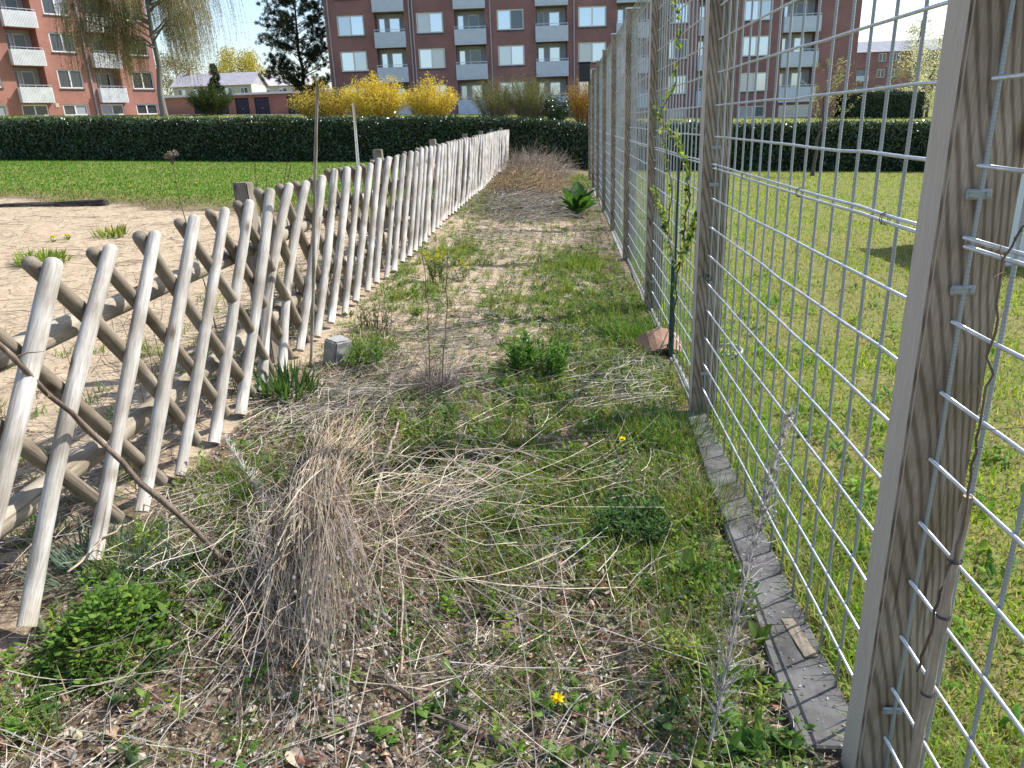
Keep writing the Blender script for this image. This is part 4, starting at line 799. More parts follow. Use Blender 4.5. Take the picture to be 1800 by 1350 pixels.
dock('rosette_plant', 'flat grey-green rosette in the middle of the weeds', gp(900, 900), 12, .075, .03, [(.09, .14, .06), (.12, .17, .08)], (.9, 1.4))
# dandelions
def dandelion(px, py, label, stem=.06, s=1.0):
    p = gp(px, py); o = empty('dandelion', p, label, 'flower', 'dandelions in the strip'); g = Geo(); top = np.array([.004, -.004, stem])
    g.tubes(np.array([[[0, 0, -.01], [.006, .002, stem*.5], top]]), .002, (.16, .2, .07), 5); link('stem', g.mesh('stem', True), M_LEAF, o)
    g = Geo(); n = 90; rr = U(.2, 1, n); a = U(0, 6.28, n); g.strap(np.tile(top, (n, 1)), a, .35+1.1*rr, .019*s*U(.7, 1.05, n), .0042*s, U(-.1, .4, n), pick([(.9, .76, .02), (.86, .68, .02)], n, .08), (.5, 1, 1, .6))
    link('flower_head', g.mesh('flower_head'), M_PETAL, o); g = Geo(); n = 8; g.strap(np.tile([0, 0, 0.], (n, 1)), np.arange(n)*.8, U(1., 1.4, n), .055*U(.7, 1.1, n), .012, .3, pick(DK, n), (.3, .6, 1, .6, 0), fold=.3); link('leaves', g.mesh('leaves'), M_LEAF, o)
dandelion(978, 1252, 'dandelion in flower alone on the dead leaves below the weeds', .05, 1.1)
dandelion(745, 868, 'dandelion flower among the straws right of the dry poppy heap', .06, 1.15)
dandelion(1092, 795, 'dandelion on a tall stalk in the grass near the edging', .075, 1.0)
for i, (a, b) in enumerate(((75, 328), (130, 327), (310, 322), (345, 327), (230, 332), (95, 425), (120, 422))):
    p = gp(a, b); n = 70; g = Geo(); v = runit(n); v[:, 2] = np.abs(v[:, 2]); g.diamonds(np.array([0, 0, .06])+v*.024, v, runit(n), .024, .016, pick([(.75, .66, .04)], n)); g.strap(np.zeros((12, 3)), U(0, 6, 12), U(.4, 1.2, 12), .1, .022, .3, pick(BR, 12)); g.tubes(np.array([[[0, 0, 0], [0, 0, .03], [0, 0, .06]]]), .003, (.1, .15, .04), 4)
    o = link('dandelion', g.mesh('dandelion'), M_PETAL, None, p); setp(o, 'yellow dandelion cushion at the near edge of the left lawn' if i < 5 else 'yellow-flowering cushion beside the weed tuft on the sandy bed', 'flower', 'dandelions on the left lawn' if i < 5 else 'flowering cushions on the sand')

# ------------------------------------------------------------------ heap of dry poppy stalks
hp = np.array([-.86, 2.45, float(Hf(-.86, 2.45))]); heap = empty('poppy_heap', hp, 'bent-over heap of dry poppy stalks with hanging seed heads', 'dry plants')
def path4(pts, n, jit, K=9):
    pts = [np.asarray(q_, float) for q_ in pts]; A = [q_+rng.normal(size=(n, 3))*np.asarray(j) for q_, j in zip(pts, jit)]; tt = np.linspace(0, 1, K); out = []
    m_ = len(A)
    for t_ in tt:   # Bezier through control points
        q_ = 0
        for i in range(m_): q_ = q_+math.comb(m_-1, i)*t_**i*(1-t_)**(m_-1-i)*A[i]
        out.append(q_)
    P_ = np.stack(out, 1); ph = U(0, 6.28, (n, 1, 3)); fr = U(3, 9, (n, 1, 3)); P_ = P_+np.sin(ph+fr*np.linspace(0, 1, K)[None, :, None])*U(.0, .032, (n, 1, 1)); return P_
def clampg(P, e=.006): P[..., 2] = np.maximum(P[..., 2], Hf(P[..., 0], P[..., 1])+e); return P
TAN = [(.64, .54, .40), (.56, .46, .33), (.70, .62, .49), (.40, .31, .22)]; GRY = [(.46, .39, .32), (.34, .28, .22), (.55, .49, .42), (.22, .17, .13)]
g = Geo(); z0 = hp[2]
HP = []
for nn_, c2, c3, c4, e4 in ((120, (-.92, 2.40, z0+.32), (-.78, 2.02, z0+.26), (-.68, 1.66, z0+.05), .06), (60, (-.88, 2.42, z0+.28), (-.68, 2.08, z0+.22), (-.56, 1.72, z0+.05), .06), (40, (-1.0, 2.42, z0+.24), (-.92, 2.16, z0+.20), (-.86, 1.85, z0+.06), .08)):
    A_ = path4([(-1.2, 3.35, z0+.05), (-1.02, 2.8, z0+.19), c2, c3, c4], nn_, [(.09, .2, .05), (.07, .12, .06), (.07, .09, .05), (.08, .09, .06), (e4, .1, .05)], 33); end = U(.66, 1, nn_)*32; st0 = U(0, .35, nn_)*32
    for q_ in range(nn_):
        f_ = np.linspace(st0[q_], end[q_], 10); HP.append(np.stack([np.interp(f_, np.arange(33), A_[q_, :, i_]) for i_ in range(3)], -1))
HP = [clampg(np.array(HP))]
P = np.concatenate(HP); sel = rng.permutation(np.argsort(P[:, -1, 1])[:150]); heads = P[sel, -1].copy(); hd = (P[:, -1]-P[:, -2])[sel]
g.tubes(P, np.linspace(.0019, .0011, 10)[None]*U(.7, 1.15, (len(P), 1)), pick(TAN+GRY+GRY, len(P)), 3)
n = 190; c0 = np.stack([-1.0+rng.normal(size=n)*.17, 2.45+rng.normal(size=n)*.35, z0+U(.03, .22, n)], -1); v = runit(n)*np.array([1, 1, .35]); tt = np.linspace(-.5, .5, 7)[None, :, None]
P = clampg(c0[:, None]+v[:, None]*U(.1, .45, (n, 1, 1))*tt+np.sin(tt*U(3, 9, (n, 1, 1))+U(0, 6, (n, 1, 3)))*.014); g.tubes(P, U(.0007, .0016, (n, 1))*np.ones((1, 7)), pick(GRY+TAN, n), 3)
P = clampg(path4([(-1.2, 3.55, z0+.03), (-1.08, 3.0, z0+.16), (-1.02, 2.6, z0+.2), (-.92, 2.3, z0+.22)], 330, [(.10, .2, .05), (.07, .12, .06), (.06, .1, .06), (.06, .1, .05)])); g.tubes(P, U(.0010, .0022, (330, 1))*np.ones((1, 9)), pick(TAN, 330), 3)
P = clampg(path4([(-1.25, 2.75, z0+.05), (-1.12, 2.45, z0+.22), (-1.0, 2.2, z0+.16), (-.98, 1.98, z0+.03)], 110, [(.13, .2, .06), (.12, .12, .07), (.12, .12, .06), (.15, .18, .05)])); g.tubes(P, U(.0009, .0019, (110, 1))*np.ones((1, 9)), pick(GRY+TAN[:2], 110), 3)
P = clampg(path4([(-.95, 2.6, z0+.24), (-.6, 2.45, z0+.12), (-.2, 2.35, z0+.03)], 50, [(.16, .3, .06), (.25, .4, .05), (.4, .7, .02)])); g.tubes(P, U(.0008, .0017, (50, 1))*np.ones((1, 9)), pick(GRY+TAN, 50), 3)
P = clampg(path4([(-.75, 3.1, z0+.12), (-.55, 3.0, z0+.10), (-.25, 2.9, z0+.02)], 55, [(.16, .25, .05), (.2, .4, .04), (.3, .5, .02)])); g.tubes(P, U(.0008, .0018, (55, 1))*np.ones((1, 9)), pick(TAN+GRY, 55), 3)
st_o = link('stalks', g.mesh('stalks', False, hp), M_DRY, heap); st_o['kind'] = 'stuff'
pr_ = [(0, 0), (.003, .0005), (.0052, .004), (.0058, .008), (.0048, .0115), (.0035, .013), (.0056, .0142), (.005, .0156), (0, .0162)]
S = 9; V = [(r_*math.cos(2*math.pi*j/S), r_*math.sin(2*math.pi*j/S), z_) for r_, z_ in pr_ for j in range(S)]; idx = np.arange(len(V)).reshape(len(pr_), S)
Q = np.stack([idx[:-1], np.roll(idx, -1, 1)[:-1], np.roll(idx, -1, 1)[1:], idx[1:]], -1).reshape(-1, 4); hm = [np_mesh('seed_head', V, Q, None, np.tile(c_, (len(V), 1)), True) for c_ in ((.34, .30, .25), (.26, .22, .18), (.2, .16, .12))]
for me in hm: me.materials.append(M_DRY)
for i in range(85):
    o = link('seed_head', hm[int(rng.choice(3, p=[.5, .35, .15]))], None, heap, Vector(heads[i]-hp)); o.rotation_mode = 'QUATERNION'; o.rotation_quaternion = Vector(hd[i]).to_track_quat('Z', 'X'); o.scale = (U(.95, 1.4),)*3
# ------------------------------------------------------------------ single sticks and stems
def stick(name, label, cat, pts, r0, r1, m, sides=8, knots=0, twig=0, K=16, parent=None, wob=.004):
    pts = np.array(pts, float); s_ = np.concatenate([[0], np.cumsum(np.linalg.norm(np.diff(pts, axis=0), axis=1))]); tt = np.linspace(0, s_[-1], K); P = np.stack([np.interp(tt, s_, pts[:, i]) for i in range(3)], -1)
    P[1:-1] = (P[:-2]+2*P[1:-1]+P[2:])/4; P[1:-1] += rng.normal(size=(K-2, 3))*wob; Rr = np.linspace(r0, r1, K)*(1+rng.normal(size=K)*.05)
    if knots: Rr[::max(2, K//knots)] *= 1.3
    g = Geo(); g.tubes((P-pts[0])[None], Rr[None], (.2, .15, .11), sides, True)
    for i in range(twig):
        k_ = rng.integers(1, K-1); v = runit(1)[0]; v[2] = abs(v[2])*.6; L_ = U(.03, .14); Q_ = P[k_]-pts[0]+v*np.linspace(0, L_, 4)[:, None]+rng.normal(size=(4, 3))*.006; g.tubes(Q_[None], np.linspace(Rr[k_]*.35, .0006, 4)[None], (.2, .15, .11), 4)
    o = link(name, g.mesh(name, True), m, parent, pts[0]); 
    if label: setp(o, label, cat)
    return o
a = on_x(-20, 590, -1.775); b = gp(408, 1003)+np.array([0, 0, .01]); mid = on_x(175, 775, -1.70)
stick('leaning_branch', 'long brown dead branch leaning across the crossed pickets', 'branch', [b, (b+mid)/2+np.array([.0, .0, .01]), mid, a, a+(a-mid)*.3], .011, .0085, M_BRANCH, 8, 4, 9)
stick('dead_branch', 'forked dark dead branch lying at the foot of the poppy heap', 'branch', [gp(930, 1325)+[0, 0, .012], gp(840, 1298)+[0, 0, .015], gp(760, 1262)+[0, 0, .02], gp(640, 1190)+[0, 0, .04]], .010, .005, M_BRANCH, 8, 3, 8)
stick('fallen_stem', 'pale dry fallen stem propped under the crossed pickets', 'stem', [gp(135, 1065)+[0, 0, .14], gp(195, 990)+[0, 0, .12], gp(255, 925)+[0, 0, .05], gp(280, 905)+[0, 0, .03]], .0045, .003, M_PALE, 6)
stick('fallen_stem', 'thin tan stem stretched from the pickets towards the poppy heap', 'stem', [gp(122, 882)+[0, 0, .12], gp(250, 915)+[0, 0, .08], gp(380, 940)+[0, 0, .06], gp(520, 955)+[0, 0, .1]], .003, .0018, M_PALE, 5)
stick('broken_stick', 'splintered pale broken stick lying right of the poppy heap', 'stick', [gp(655, 905)+[0, 0, .02], gp(672, 850)+[0, 0, .05], gp(690, 800)+[0, 0, .06], gp(703, 760)+[0, 0, .07]], .009, .006, M_PALE, 7, 3, 2)
stick('dry_stem', 'upright pale dry stem beside the splintered broken stick', 'stem', [gp(655, 870), gp(658, 800)+[0, 0, .1], gp(664, 790)+[0, 0, .24]], .004, .003, M_PALE, 6)
stick('dry_stem', 'thin dark stem rising from the straw right of the broken stick', 'stem', [gp(750, 975), gp(748, 975)+[.0, .02, .12], gp(742, 975)+[-.01, .03, .24]], .0024, .0016, M_BRANCH, 5)
stick('dry_stem', 'brown flower stalk bending from the poppy heap over the litter', 'stem', [gp(705, 1200)+[0, 0, .02], gp(712, 1100)+[0, 0, .05], gp(700, 990)+[0, 0, .1], gp(690, 940)+[0, 0, .13]], .0045, .003, M_PALE, 6)
for i, (pp, lb) in enumerate((([(1000, 1075), (880, 1065), (760, 1050)], 'long grey stem crossing the dead leaves left to right'), ([(1150, 1050), (1060, 985), (1035, 930), (1040, 880)], 'curved tan stem looping over the broad single leaf'), ([(940, 880), (1080, 800), (1160, 720)], 'thin straw stem lying towards the tall dandelion'),
        ([(700, 880), (780, 770), (870, 715)], 'pale straw stem slanting out of the dry grass'), ([(1245, 1160), (1130, 1060), (1085, 1010)], 'stiff grey stem running down to the bleached grass tuft'), ([(950, 1220), (1040, 1195), (1140, 1180)], 'tan stem resting above the lone dandelion'),
        ([(1120, 1310), (970, 1250), (860, 1180)], 'long tan stem lying diagonally under the lone dandelion'), ([(1190, 640), (1100, 665), (1050, 690), (960, 715)], 'bent grey stem trailing from the broken roof tile'), ([(420, 1180), (560, 1080), (430, 1240)][:2], 'tan stem lying left of the poppy heap'), ([(300, 1290), (420, 1160), (440, 1130)], 'pale straw leaning out of the litter left of the poppy heap'))):
    stick('fallen_stem', lb, 'stem', [gp(*q_)+[0, 0, .02+.02*(j == 1)] for j, q_ in enumerate(pp)], .0028, .0018, M_PALE if i % 3 else M_CANE, 5, 0, 2 if i % 2 else 0, 12)
for px0, py0, px1, py1, lb in ((757, 705, 742, 425, 'left one of two thin bare upright stems in mid strip'), (775, 705, 786, 445, 'right one of two thin bare upright stems in mid strip')):
    p = gp(px0, py0); q_ = on_y(px1, py1, p[1]+.05); stick('dead_sapling', lb, 'stem', [p-[0, 0, .02], (p+q_)/2+[.01, 0, 0], q_], .0042, .0022, M_BRANCH, 5, 0, 3, 14)
p = gp(770, 690); g = Geo(); n = 260; v = runit(n); v[:, 2] = np.abs(v[:, 2])+.3; st_ = onground(p[0]+rng.normal(size=n)*.04, p[1]+rng.normal(size=n)*.05); tt = np.linspace(0, 1, 5)[None, :, None]; P = st_[:, None]+v[:, None]*U(.08, .24, n)[:, None, None]*tt+rng.normal(size=(n, 5, 3))*.012*tt
g.tubes(P, np.linspace(.0016, .0008, 5)[None]*np.ones((n, 1)), pick([(.3, .26, .24), (.22, .18, .16)], n), 3); o = link('dead_twig_tuft', g.mesh('dead_twig_tuft', False, p), M_DRY, None, p); setp(o, 'small grey tangle of dead twigs at the base of the two bare stems', 'dry plant')
# cane, pole and stems by the picket fence
p = on_x(541, 632, -1.74); p[2] = float(Hf(p[0], p[1]))-.1; q_ = on_y(558, 152, p[1]+.02); stick('garden_cane', 'tall grey cane stuck upright beside the pickets', 'cane', [p, p+(q_-p)*.35+[.004, 0, 0], p+(q_-p)*.7-[.003, 0, 0], q_], .0105, .009, M_CANE, 9, 5, 0, 16, None, .0012)
q_ = on_y(621, 181, 11.0); p = np.array([q_[0]+.0, 11.0, float(Hf(q_[0], 11.0))-.2]); p2 = on_y(629, 292, 11.0); p[0] = p2[0]+(p2[0]-q_[0])*.8; stick('metal_pole', 'thin galvanised pole standing behind the picket fence', 'pole', [p, (p+q_)/2, q_], .022, .022, M_ZINC, 10, 0, 0, 6, None, 0)
p = np.array([-2.25, 4.36, float(Hf(-2.25, 4.36))]); q_ = on_y(303, 285, 4.36); m1 = on_y(318, 360, 4.36); p[0] = m1[0]+.1; stem = empty('seed_head_stalk', p, 'tall thin dead stalk with a grey flat seed head behind the pickets', 'dry plant'); g = Geo()
sp_ = [p, (p+m1)/2+[.02, 0, 0], m1, q_]; tt = np.linspace(0, 3, 14); P = np.stack([np.interp(tt, range(4), np.array(sp_)[:, i]) for i in range(3)], -1); g.tubes((P-p)[None], np.linspace(.004, .0022, 14)[None], (.16, .13, .09), 6)
hds = []
for i in range(9):
    v = np.array([U(-.03, .03), U(-.03, .03), U(.03, .065)]); e_ = q_+v; hds.append(e_); g.tubes(np.stack([q_-[0, 0, .02], q_+v*.5, e_])[None]-p, .0013, (.16, .13, .09), 4)
link('stalk', g.mesh('stalk', True), M_DRY, stem); g = Geo()
for e_ in hds: k_ = 26; v = runit(k_); g.diamonds(e_-p+v*.009, v, runit(k_), .013, .009, pick([(.3, .26, .22), (.22, .18, .14)], k_))
link('seed_head', g.mesh('seed_head'), M_DRY, stem)
for (a0, a1, b0, b1, lb) in ((448, 288, 452, 340, 'thin dark twig behind the pickets left of the twin shoots'), (468, 310, 470, 345, 'short dark twig next to the grey square post'), (505, 282, 497, 335, 'taller of the twin bare shoots behind the pickets'), (511, 290, 502, 338, 'straighter of the twin bare shoots behind the pickets')):
    q_ = on_y(a0, a1, 5.2); m1 = on_y(b0, b1, 5.2); p = np.array([m1[0], 5.2, float(Hf(m1[0], 5.2))]); stick('bare_shoot', lb, 'twig', [p, m1, q_], .005, .0026, M_BRANCH, 5, 0, 2)
for i in range(26):
    y = U(2.3, 7); x = -2.0-U(.05, .5); p = onground(np.array([x]), np.array([y]))[0]; h = U(.25, .8); 
    if i == 0: g = Geo(); org = p
    P = p-org+np.array([U(-.15, .15), U(-.15, .15), 1])*np.linspace(0, h, 6)[:, None]+rng.normal(size=(6, 3))*.012; g.tubes(P[None], np.linspace(.003, .0012, 6)[None], (.14, .09, .07), 4)
    for j in range(4): k_ = rng.integers(2, 6); g.tubes((P[k_]+runit(1)[0]*np.linspace(0, .1, 3)[:, None])[None], .001, (.14, .09, .07), 3)
o = link('dead_weed_stems', g.mesh('dead_weed_stems'), M_DRY, None, org); setp(o, 'thin brown dead weed stems standing behind the crossed pickets', 'dry plants', kind='stuff')

# ------------------------------------------------------------------ stones and bits along the strip
def rough_box(name, sx, sy, sz, jit, bev, seed, cuts=3):
    bm = bmesh.new(); bmesh.ops.create_cube(bm, size=1); rs = random.Random(seed)
    for v in bm.verts: v.co = Vector((v.co.x*sx, v.co.y*sy, (v.co.z+.5)*sz))
    bmesh.ops.bevel(bm, geom=bm.edges[:], offset=bev, segments=2, affect='EDGES'); bmesh.ops.subdivide_edges(bm, edges=bm.edges[:], cuts=cuts, use_grid_fill=True)
    for v in bm.verts: v.co += Vector((rs.uniform(-1, 1), rs.uniform(-1, 1), rs.uniform(-1, 1)))*jit
    me = bpy.data.meshes.new(name); bm.to_mesh(me); bm.free(); return me
p = gp(590, 636); o = link('concrete_block', rough_box('concrete_block', .12, .16, .2, .003, .012, 3), M_CONCL, None, Vector(p)-Vector((0, 0, .03)), (R_(-6), R_(9), R_(-28))); setp(o, 'rough grey concrete block standing by the foot of the cane', 'block')
p = gp(1160, 622); g = Geo(); th = np.linspace(-1.0, 1.0, 9); rr = .2; V = []
for s_ in (0, 1):
    for k_ in range(5):
        for a_ in th: q_ = rr-.014*s_; V.append((q_*math.sin(a_), k_*.05*(1-.12*abs(a_)) , q_*math.cos(a_)-rr*.72))
V = np.array(V); idx = np.arange(45).reshape(5, 9); q1 = np.stack([idx[:-1, :-1], idx[1:, :-1], idx[1:, 1:], idx[:-1, 1:]], -1).reshape(-1, 4); Q = [*q1, *(q1[:, ::-1]+45)]
bd = list(idx[0])+list(idx[1:, -1])+list(idx[-1, ::-1][1:])+list(idx[1:-1, 0][::-1]); Q += [[bd[i], bd[(i+1) % len(bd)], bd[(i+1) % len(bd)]+45, bd[i]+45] for i in range(len(bd))]
o = link('roof_tile', np_mesh('roof_tile', V, Q), M_TERRA, None, Vector(p)+Vector((.02, -.05, .02)), (R_(35), 0, R_(8))); setp(o, 'curved terracotta roof tile lying at the foot of the green stake', 'tile')
p = gp(1183, 628); q_ = on_x(1186, 478, .77); yq = 5.28; zb_ = float(Hf(.77, yq)); stk = empty('green_stake', (.765, yq, zb_), 'dark green steel stake behind the broken roof tile', 'stake')
link('stake', box_mesh('stake', -.014, .014, -.014, .014, -.1, .72, .003), M_GREENP, stk); link('stake_tube', gm(.009, 1.45, 8, .001, 3), M_GREENP, stk, (.016, .02, -.05))
# climber on the mesh beyond the second post
cb = np.array([.755, 5.34, float(Hf(.755, 5.34))]); vine = empty('climber', cb, 'young climber with fresh leaves trained up the wire mesh', 'climber'); gs, gl = Geo(), Geo()
for pts in ([(1186, 560), (1190, 470), (1172, 400), (1183, 330), (1170, 260), (1163, 195), (1190, 140), (1196, 60), (1190, 0), (1192, -80)], [(1190, 480), (1205, 400), (1212, 340), (1208, 290), (1195, 245), (1170, 225), (1150, 190)], [(1180, 420), (1165, 370), (1150, 330)], [(1190, 470), (1215, 420), (1225, 380)]):
    W_ = np.array([on_x(a_, b_, .772) for a_, b_ in pts]); W_ = np.concatenate([[cb], W_]) if pts[0][1] == 560 else W_; tt = np.linspace(0, len(W_)-1, 44); P = np.stack([np.interp(tt, range(len(W_)), W_[:, i]) for i in range(3)], -1); P[1:-1] += rng.normal(size=(42, 3))*.008; P[:, 0] = np.minimum(P[:, 0], .783)
    gs.tubes((P-cb)[None], np.linspace(.006, .002, 44)[None], (.09, .075, .06), 6)
    for k_ in range(6, 44):
        nl_ = rng.integers(2, 6); c_ = P[k_]-cb; v = runit(nl_); v[:, 0] = -np.abs(v[:, 0])*.5; gl.diamonds(c_+v*.035, v, runit(nl_), U(.03, .055, nl_), U(.018, .03, nl_), pick([(.22, .3, .05), (.14, .22, .04), (.33, .38, .10), (.05, .1, .05)], nl_))
link('stem', gs.mesh('stem', True), M_BARK, vine); link('leaves', gl.mesh('leaves'), M_LEAF, vine)
# buried pot rim on the lawn
p = gp(1262, 622); a = np.linspace(0, 2*np.pi, 33); P = np.stack([.17*np.cos(a), .15*np.sin(a), .03+.006*np.sin(3*a)], -1); g = Geo(); g.tubes(P[None], .011, (1, 1, 1), 8); o = empty('buried_pot', p, 'grey rim of a buried pot in the lawn behind the second post', 'pot'); link('rim', g.mesh('rim', True), M_HOSE, o)
V = [(0, 0, .012)]+[(.16*math.cos(t_), .14*math.sin(t_), .01) for t_ in np.linspace(0, 2*np.pi, 24, endpoint=False)]; link('soil', np_mesh('soil', V, None, [(0, i+1, (i+1) % 24+1) for i in range(24)], np.tile([.9, 0, 0], (25, 1))), M_GROUND, o)
# tarred sleeper on the sand
p = gp(95, 362); q_ = gp(165, 358); o = link('wood_sleeper', rough_box('wood_sleeper', 1.9, .2, .17, .012, .02, 8, 4), M_DARKWOOD, None, Vector(p)-Vector((0, 0, .10)), (0, 0, R_(8))); setp(o, 'dark old timber sleeper lying where sand meets lawn', 'sleeper')
# stone chunk lodged on the edging
p = on_x(1425, 1110, .73); o = link('sandstone_flake', rough_box('sandstone_flake', .045, .2, .006, .0022, .002, 5), plain('sandstone', (.2, .17, .125), .9, 0, .25, 30, .5), None, (.757, 2.1, .009), (0, 0, R_(6))); setp(o, 'thin flake of yellow stone lying on the edging slab', 'stone')
n = 420; y = U(1.3, 4.1, n); x = U(.64, .80, n); g = Geo(); s_ = U(.004, .014, n); g.diamonds(np.stack([x, y, np.full(n, .0125)], -1), runit(n)*np.array([1, 1, .1]), runit(n)*.3+np.array([0, 0, 1.]), s_, s_*.5, pick([(.4, .36, .3), (.2, .15, .11), (.5, .46, .4), (.12, .15, .05)], n)); straws(g, U(.6, .66, 60), U(1.5, 4.0, 60), U(.06, .2, 60), U(.0007, .0014, 60), pick(STR, 60), 4, .03)
o = link('edging_litter', g.mesh('edging_litter'), M_LITTER); setp(o, 'crumbs of dead leaf and soil lying on the near edging slab', 'litter', kind='stuff')
# dead grey stalk against the mesh
p = gp(1240, 1345); q_ = on_x(1392, 715, .765); g = Geo(); tt = np.linspace(0, 1, 22)[:, None]; P = p+(q_-p)*tt+np.array([.0, .0, .10])*np.sin(tt*np.pi); g.tubes((P-p)[None], np.linspace(.0045, .0018, 22)[None], (.36, .33, .31), 6)
for i in range(430):
    k_ = int(U(1, 21)); v = runit(1)[0]+(q_-p)/np.linalg.norm(q_-p)*.9; L_ = U(.02, .10)*(1.25-k_/22); gg = P[k_]-p+v*np.linspace(0, L_, 4)[:, None]+rng.normal(size=(4, 3))*.004; gg[:, 0] = np.minimum(gg[:, 0], .775-p[0]); g.tubes(gg[None], np.linspace(.0012, .0006, 4)[None], pick([(.34, .31, .3), (.26, .23, .22), (.42, .39, .37)], 1), 3)
    if i % 2: g.diamonds(gg[-1:]+0, runit(1), runit(1), .012, .006, (.46, .43, .4))
o = link('dead_stalk', g.mesh('dead_stalk'), M_DRY, None, p); setp(o, 'silver-grey dead bushy stalk leaning onto the wire mesh', 'dry plant')
# a second one lies flat left of the heap
p = gp(495, 935)+[0, 0, .03]; q_ = gp(400, 800)+[0, 0, .10]; g = Geo(); P = p+(q_-p)*tt; g.tubes((P-p)[None], np.linspace(.004, .0015, 22)[None], (.42, .4, .38), 5)
for i in range(240):
    k_ = int(U(1, 21)); v = runit(1)[0]+(q_-p)/np.linalg.norm(q_-p)*.9; gg = P[k_]-p+v*np.linspace(0, U(.02, .05), 3)[:, None]; g.tubes(gg[None], .0008, (.46, .44, .42), 3)
o = link('dead_stalk', g.mesh('dead_stalk'), M_DRY, None, p); setp(o, 'silver-grey fuzzy dead stalk lying between pickets and poppy heap', 'dry plant')
# bamboo cane and dead vine on the nearest panel
p = on_x(1598, 1380, .76); q_ = on_x(1702, 872, .765); bo = stick('bamboo_cane', 'split dry bamboo cane tied to the mesh beside the nearest post', 'cane', [p, (p+q_)/2+[0, .003, 0], q_], .0125, .0085, M_BAMB, 10, 3, 0, 14, None, .001)
g = Geo()
for f_ in (.35, .62, .8):
    c_ = (q_-p)*f_; a = np.linspace(0, 4*np.pi, 16); P = c_+np.stack([.014*np.cos(a), .014*np.sin(a), .003*a/6], -1); g.tubes(P[None], .0012, (.05, .04, .04), 4)
link('binding', g.mesh('binding'), M_WIRE, bo)
pts = [(1800, 395), (1768, 450), (1752, 520), (1742, 600), (1735, 690), (1712, 800), (1700, 880), (1688, 940), (1665, 1010), (1640, 1090), (1612, 1180)]; W_ = [on_x(a_, b_, .755) for a_, b_ in pts]
stick('dead_vine', 'thin dark dead vine winding down beside the bamboo cane', 'vine', W_, .0022, .0032, M_BRANCH, 5, 0, 9, 40, None, .003)
# white hut beyond the nearest post
hut = empty('garden_hut', (6.9, 9.6, float(Hf(6.9, 9.6))), 'white boarded garden hut partly hidden by the nearest post', 'hut'); zz = float(Hf(6.9, 9.6))
c0 = on_y(1762, 452, 9.2)
for i in range(12):
    link('board', box_mesh('board', i*.16, i*.16+.155, -.4, -.375, .02, 1.42, .004), M_TARP, hut, (c0[0]-6.9, 0, 0))
link('wall', box_mesh('wall', .01, 1.9, -.37, 1.4, .0, 1.41), M_TARP, hut, (c0[0]-6.9, 0, 0)); link('roof', box_mesh('roof', -.1, 2.0, -.5, 1.5, 1.425, 1.48, .01), M_TARP, hut, (c0[0]-6.9, 0, 0))
# dark box at the end of the mesh fence
bx = empty('nest_box', (.62, 22.0, 2.62), 'dark box mounted at the far end of the mesh fence', 'box'); link('box', box_mesh('box', -.15, .15, -.12, .12, 0, .46, .01), M_BLACK, bx); link('lid', box_mesh('lid', -.17, .17, -.15, .14, .463, .49, .004), M_BLACK, bx); link('bracket', box_mesh('bracket', .152, .26, -.03, .03, .05, .3, .004), M_ZINC, bx)
# sapling in front of the right-hand hedge
p = gp(1428, 309); gt, gc = Geo(), Geo(); top = p+np.array([.25, 0, 3.0]); trunk(gt, p-np.array([0, 0, .1]), top, .06, .012, (.12, .1, .085), .04); P1, R1 = limb_paths(p+[0, 0, .9], top, 26, 1.15, .016, -.3, .15); gt.tubes(P1, R1, (.13, .105, .085), 4)
k = rng.integers(len(P1), size=900); f = U(1.5, 4.99, 900); a_ = f.astype(int); gc.diamonds(P1[k, a_]+(P1[k, a_+1]-P1[k, a_])*(f-a_)[:, None]+rng.normal(size=(900, 3))*.03, runit(900), runit(900), .05, .03, pick([(.35, .36, .15), (.5, .48, .34), (.2, .24, .08)], 900)); tree('young_tree', 'slender budding young tree on the lawn in front of the hedge', p, gt, gc)
# brush heaps at the far end of the strip
def brush(label, cx, cy, sx, sy, h, n, cols, up=.5, L=(.3, .9), rad=(.002, .006)):
    p = np.array([cx, cy, float(Hf(cx, cy))]); a = U(0, 6.28, n); q_ = np.sqrt(U(0, 1, n)); x = cx+np.cos(a)*q_*sx; y = cy+np.sin(a)*q_*sy; hz = h*(1-q_**2)*U(0, 1, n); S_ = onground(x, y, hz+.01); v = runit(n); v[:, 2] = np.abs(v[:, 2])*up; Lx = U(*L, n); tt = np.linspace(0, 1, 5)[None, :, None]
    P = S_[:, None]+v[:, None]*Lx[:, None, None]*tt+rng.normal(size=(n, 5, 3))*.05*tt*Lx[:, None, None]; clampg(P); P[..., 0] = np.clip(P[..., 0], -1.72, .66); g = Geo(); g.tubes(P, U(*rad, (n, 1))*np.linspace(1, .5, 5)[None], pick(cols, n), 3); o = link('brush_heap', g.mesh('brush_heap', False, p), M_DRY, None, p); setp(o, label, 'brush')
brush('golden-brown heap of dry grass against the end of the picket fence', -.85, 18.6, .85, 2.4, .4, 1900, [(.45, .34, .18), (.36, .26, .14), (.3, .22, .15)], .4, (.3, .8))
brush('tall greyish-pink thicket of dead stalks at the hedge end of the strip', -.8, 22.6, .95, 2.2, .55, 1700, [(.38, .31, .25), (.3, .23, .18), (.44, .37, .28)], .8, (.35, .9))
brush('low spread of grey cut twigs in front of the golden heap', -.8, 14.8, .85, 2.8, .12, 1300, [(.42, .38, .32), (.32, .28, .23), (.24, .19, .15)], .12, (.3, 1.0))
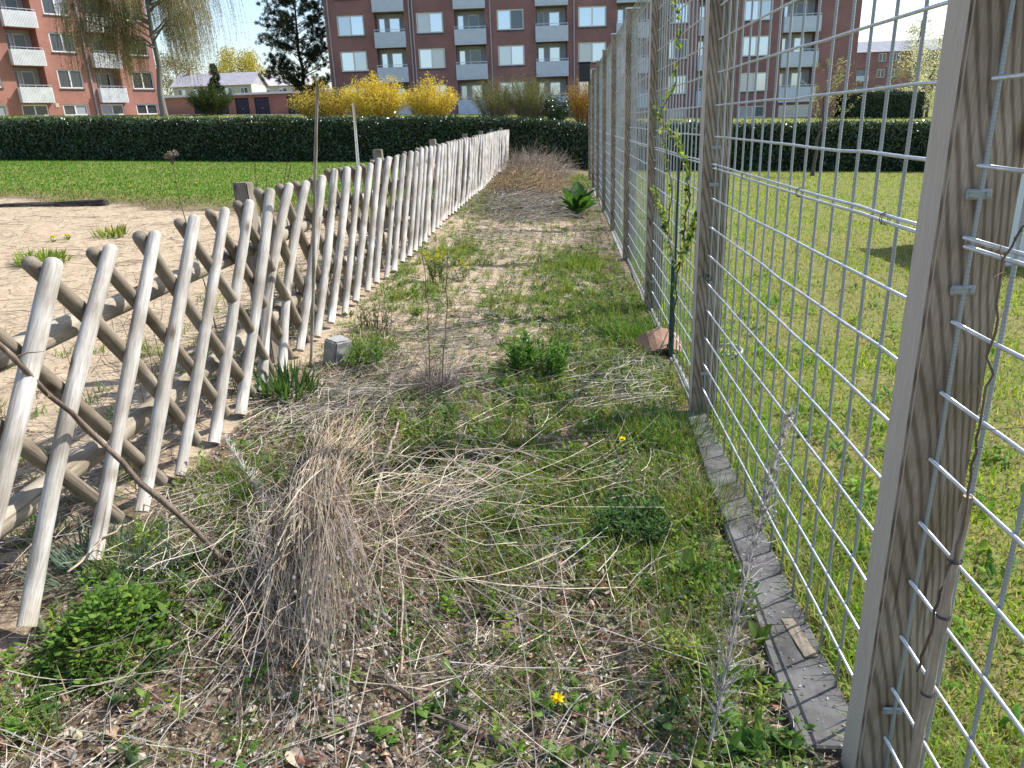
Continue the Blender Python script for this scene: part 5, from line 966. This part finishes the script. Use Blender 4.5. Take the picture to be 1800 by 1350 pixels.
# curled dead leaves
for i, (a_, b_, s_, c_, lb) in enumerate(((500, 1325, .075, (.42, .34, .26), 'large crumpled pale dead leaf at the left of the heap foot'), (185, 1290, .06, (.34, .24, .16), 'curled tan dead leaf in the corner below the green mound'), (560, 960, .05, (.25, .15, .10), 'brown dead leaf caught on the poppy heap'), (430, 1262, .045, (.36, .3, .24), 'grey-brown dead leaf between the corner litter and the heap'),
        (672, 1325, .04, (.30, .10, .05), 'rust-red dead leaf under the seed heads'), (830, 1010, .04, (.28, .1, .06), 'red-brown dead leaf lying right of the heap'), (895, 1100, .045, (.48, .36, .26), 'pale curled dead leaf below the long grey stem'), (1090, 1035, .04, (.3, .13, .08), 'russet dead leaf under the curved tan stem'), (1140, 1265, .045, (.42, .36, .3), 'small pale dead leaf right of the lone dandelion'), (1240, 965, .022, (.6, .2, .04), 'tiny orange dead leaf by the edging slab'))):
    me = leaf_me('dead_leaf', (.3, .8, 1, .85, .5, .05), s_, s_*.6, .5, 1.3, c_, .06, i, .3); o = link('dead_leaf', me, M_LITTER, None, Vector(gp(a_, b_))+Vector((0, 0, .014)), (U(-.4, .4), U(-.5, .1), U(0, 6.28))); setp(o, lb, 'dead leaf')
g = Geo(); n = 1500; x, y, r = strip(1700, 5, .6)
for a_, b_, k_ in ((1080, 1040, 130), (830, 1005, 70), (640, 1320, 60), (200, 1290, 70), (1020, 1110, 60)):
    p = gp(a_, b_); x = np.append(x, p[0]+rng.normal(size=k_)*.1); y = np.append(y, p[1]+rng.normal(size=k_)*.1)
n = len(x); P0 = onground(x, y, .012); L_ = U(.02, .045, n); g.strap(P0, U(0, 6.28, n), U(1.0, 1.5, n), L_, L_*U(.35, .6, n), U(-.9, .9, n), pick([(.26, .17, .11), (.36, .28, .2), (.16, .10, .07), (.42, .36, .29), (.25, .12, .08)], n), (.3, 1, .9, 0), fold=.5)
o = link('leaf_litter', g.mesh('leaf_litter'), M_LITTER); setp(o, 'larger curled dead leaves lying in the foreground of the strip', 'litter', kind='stuff')
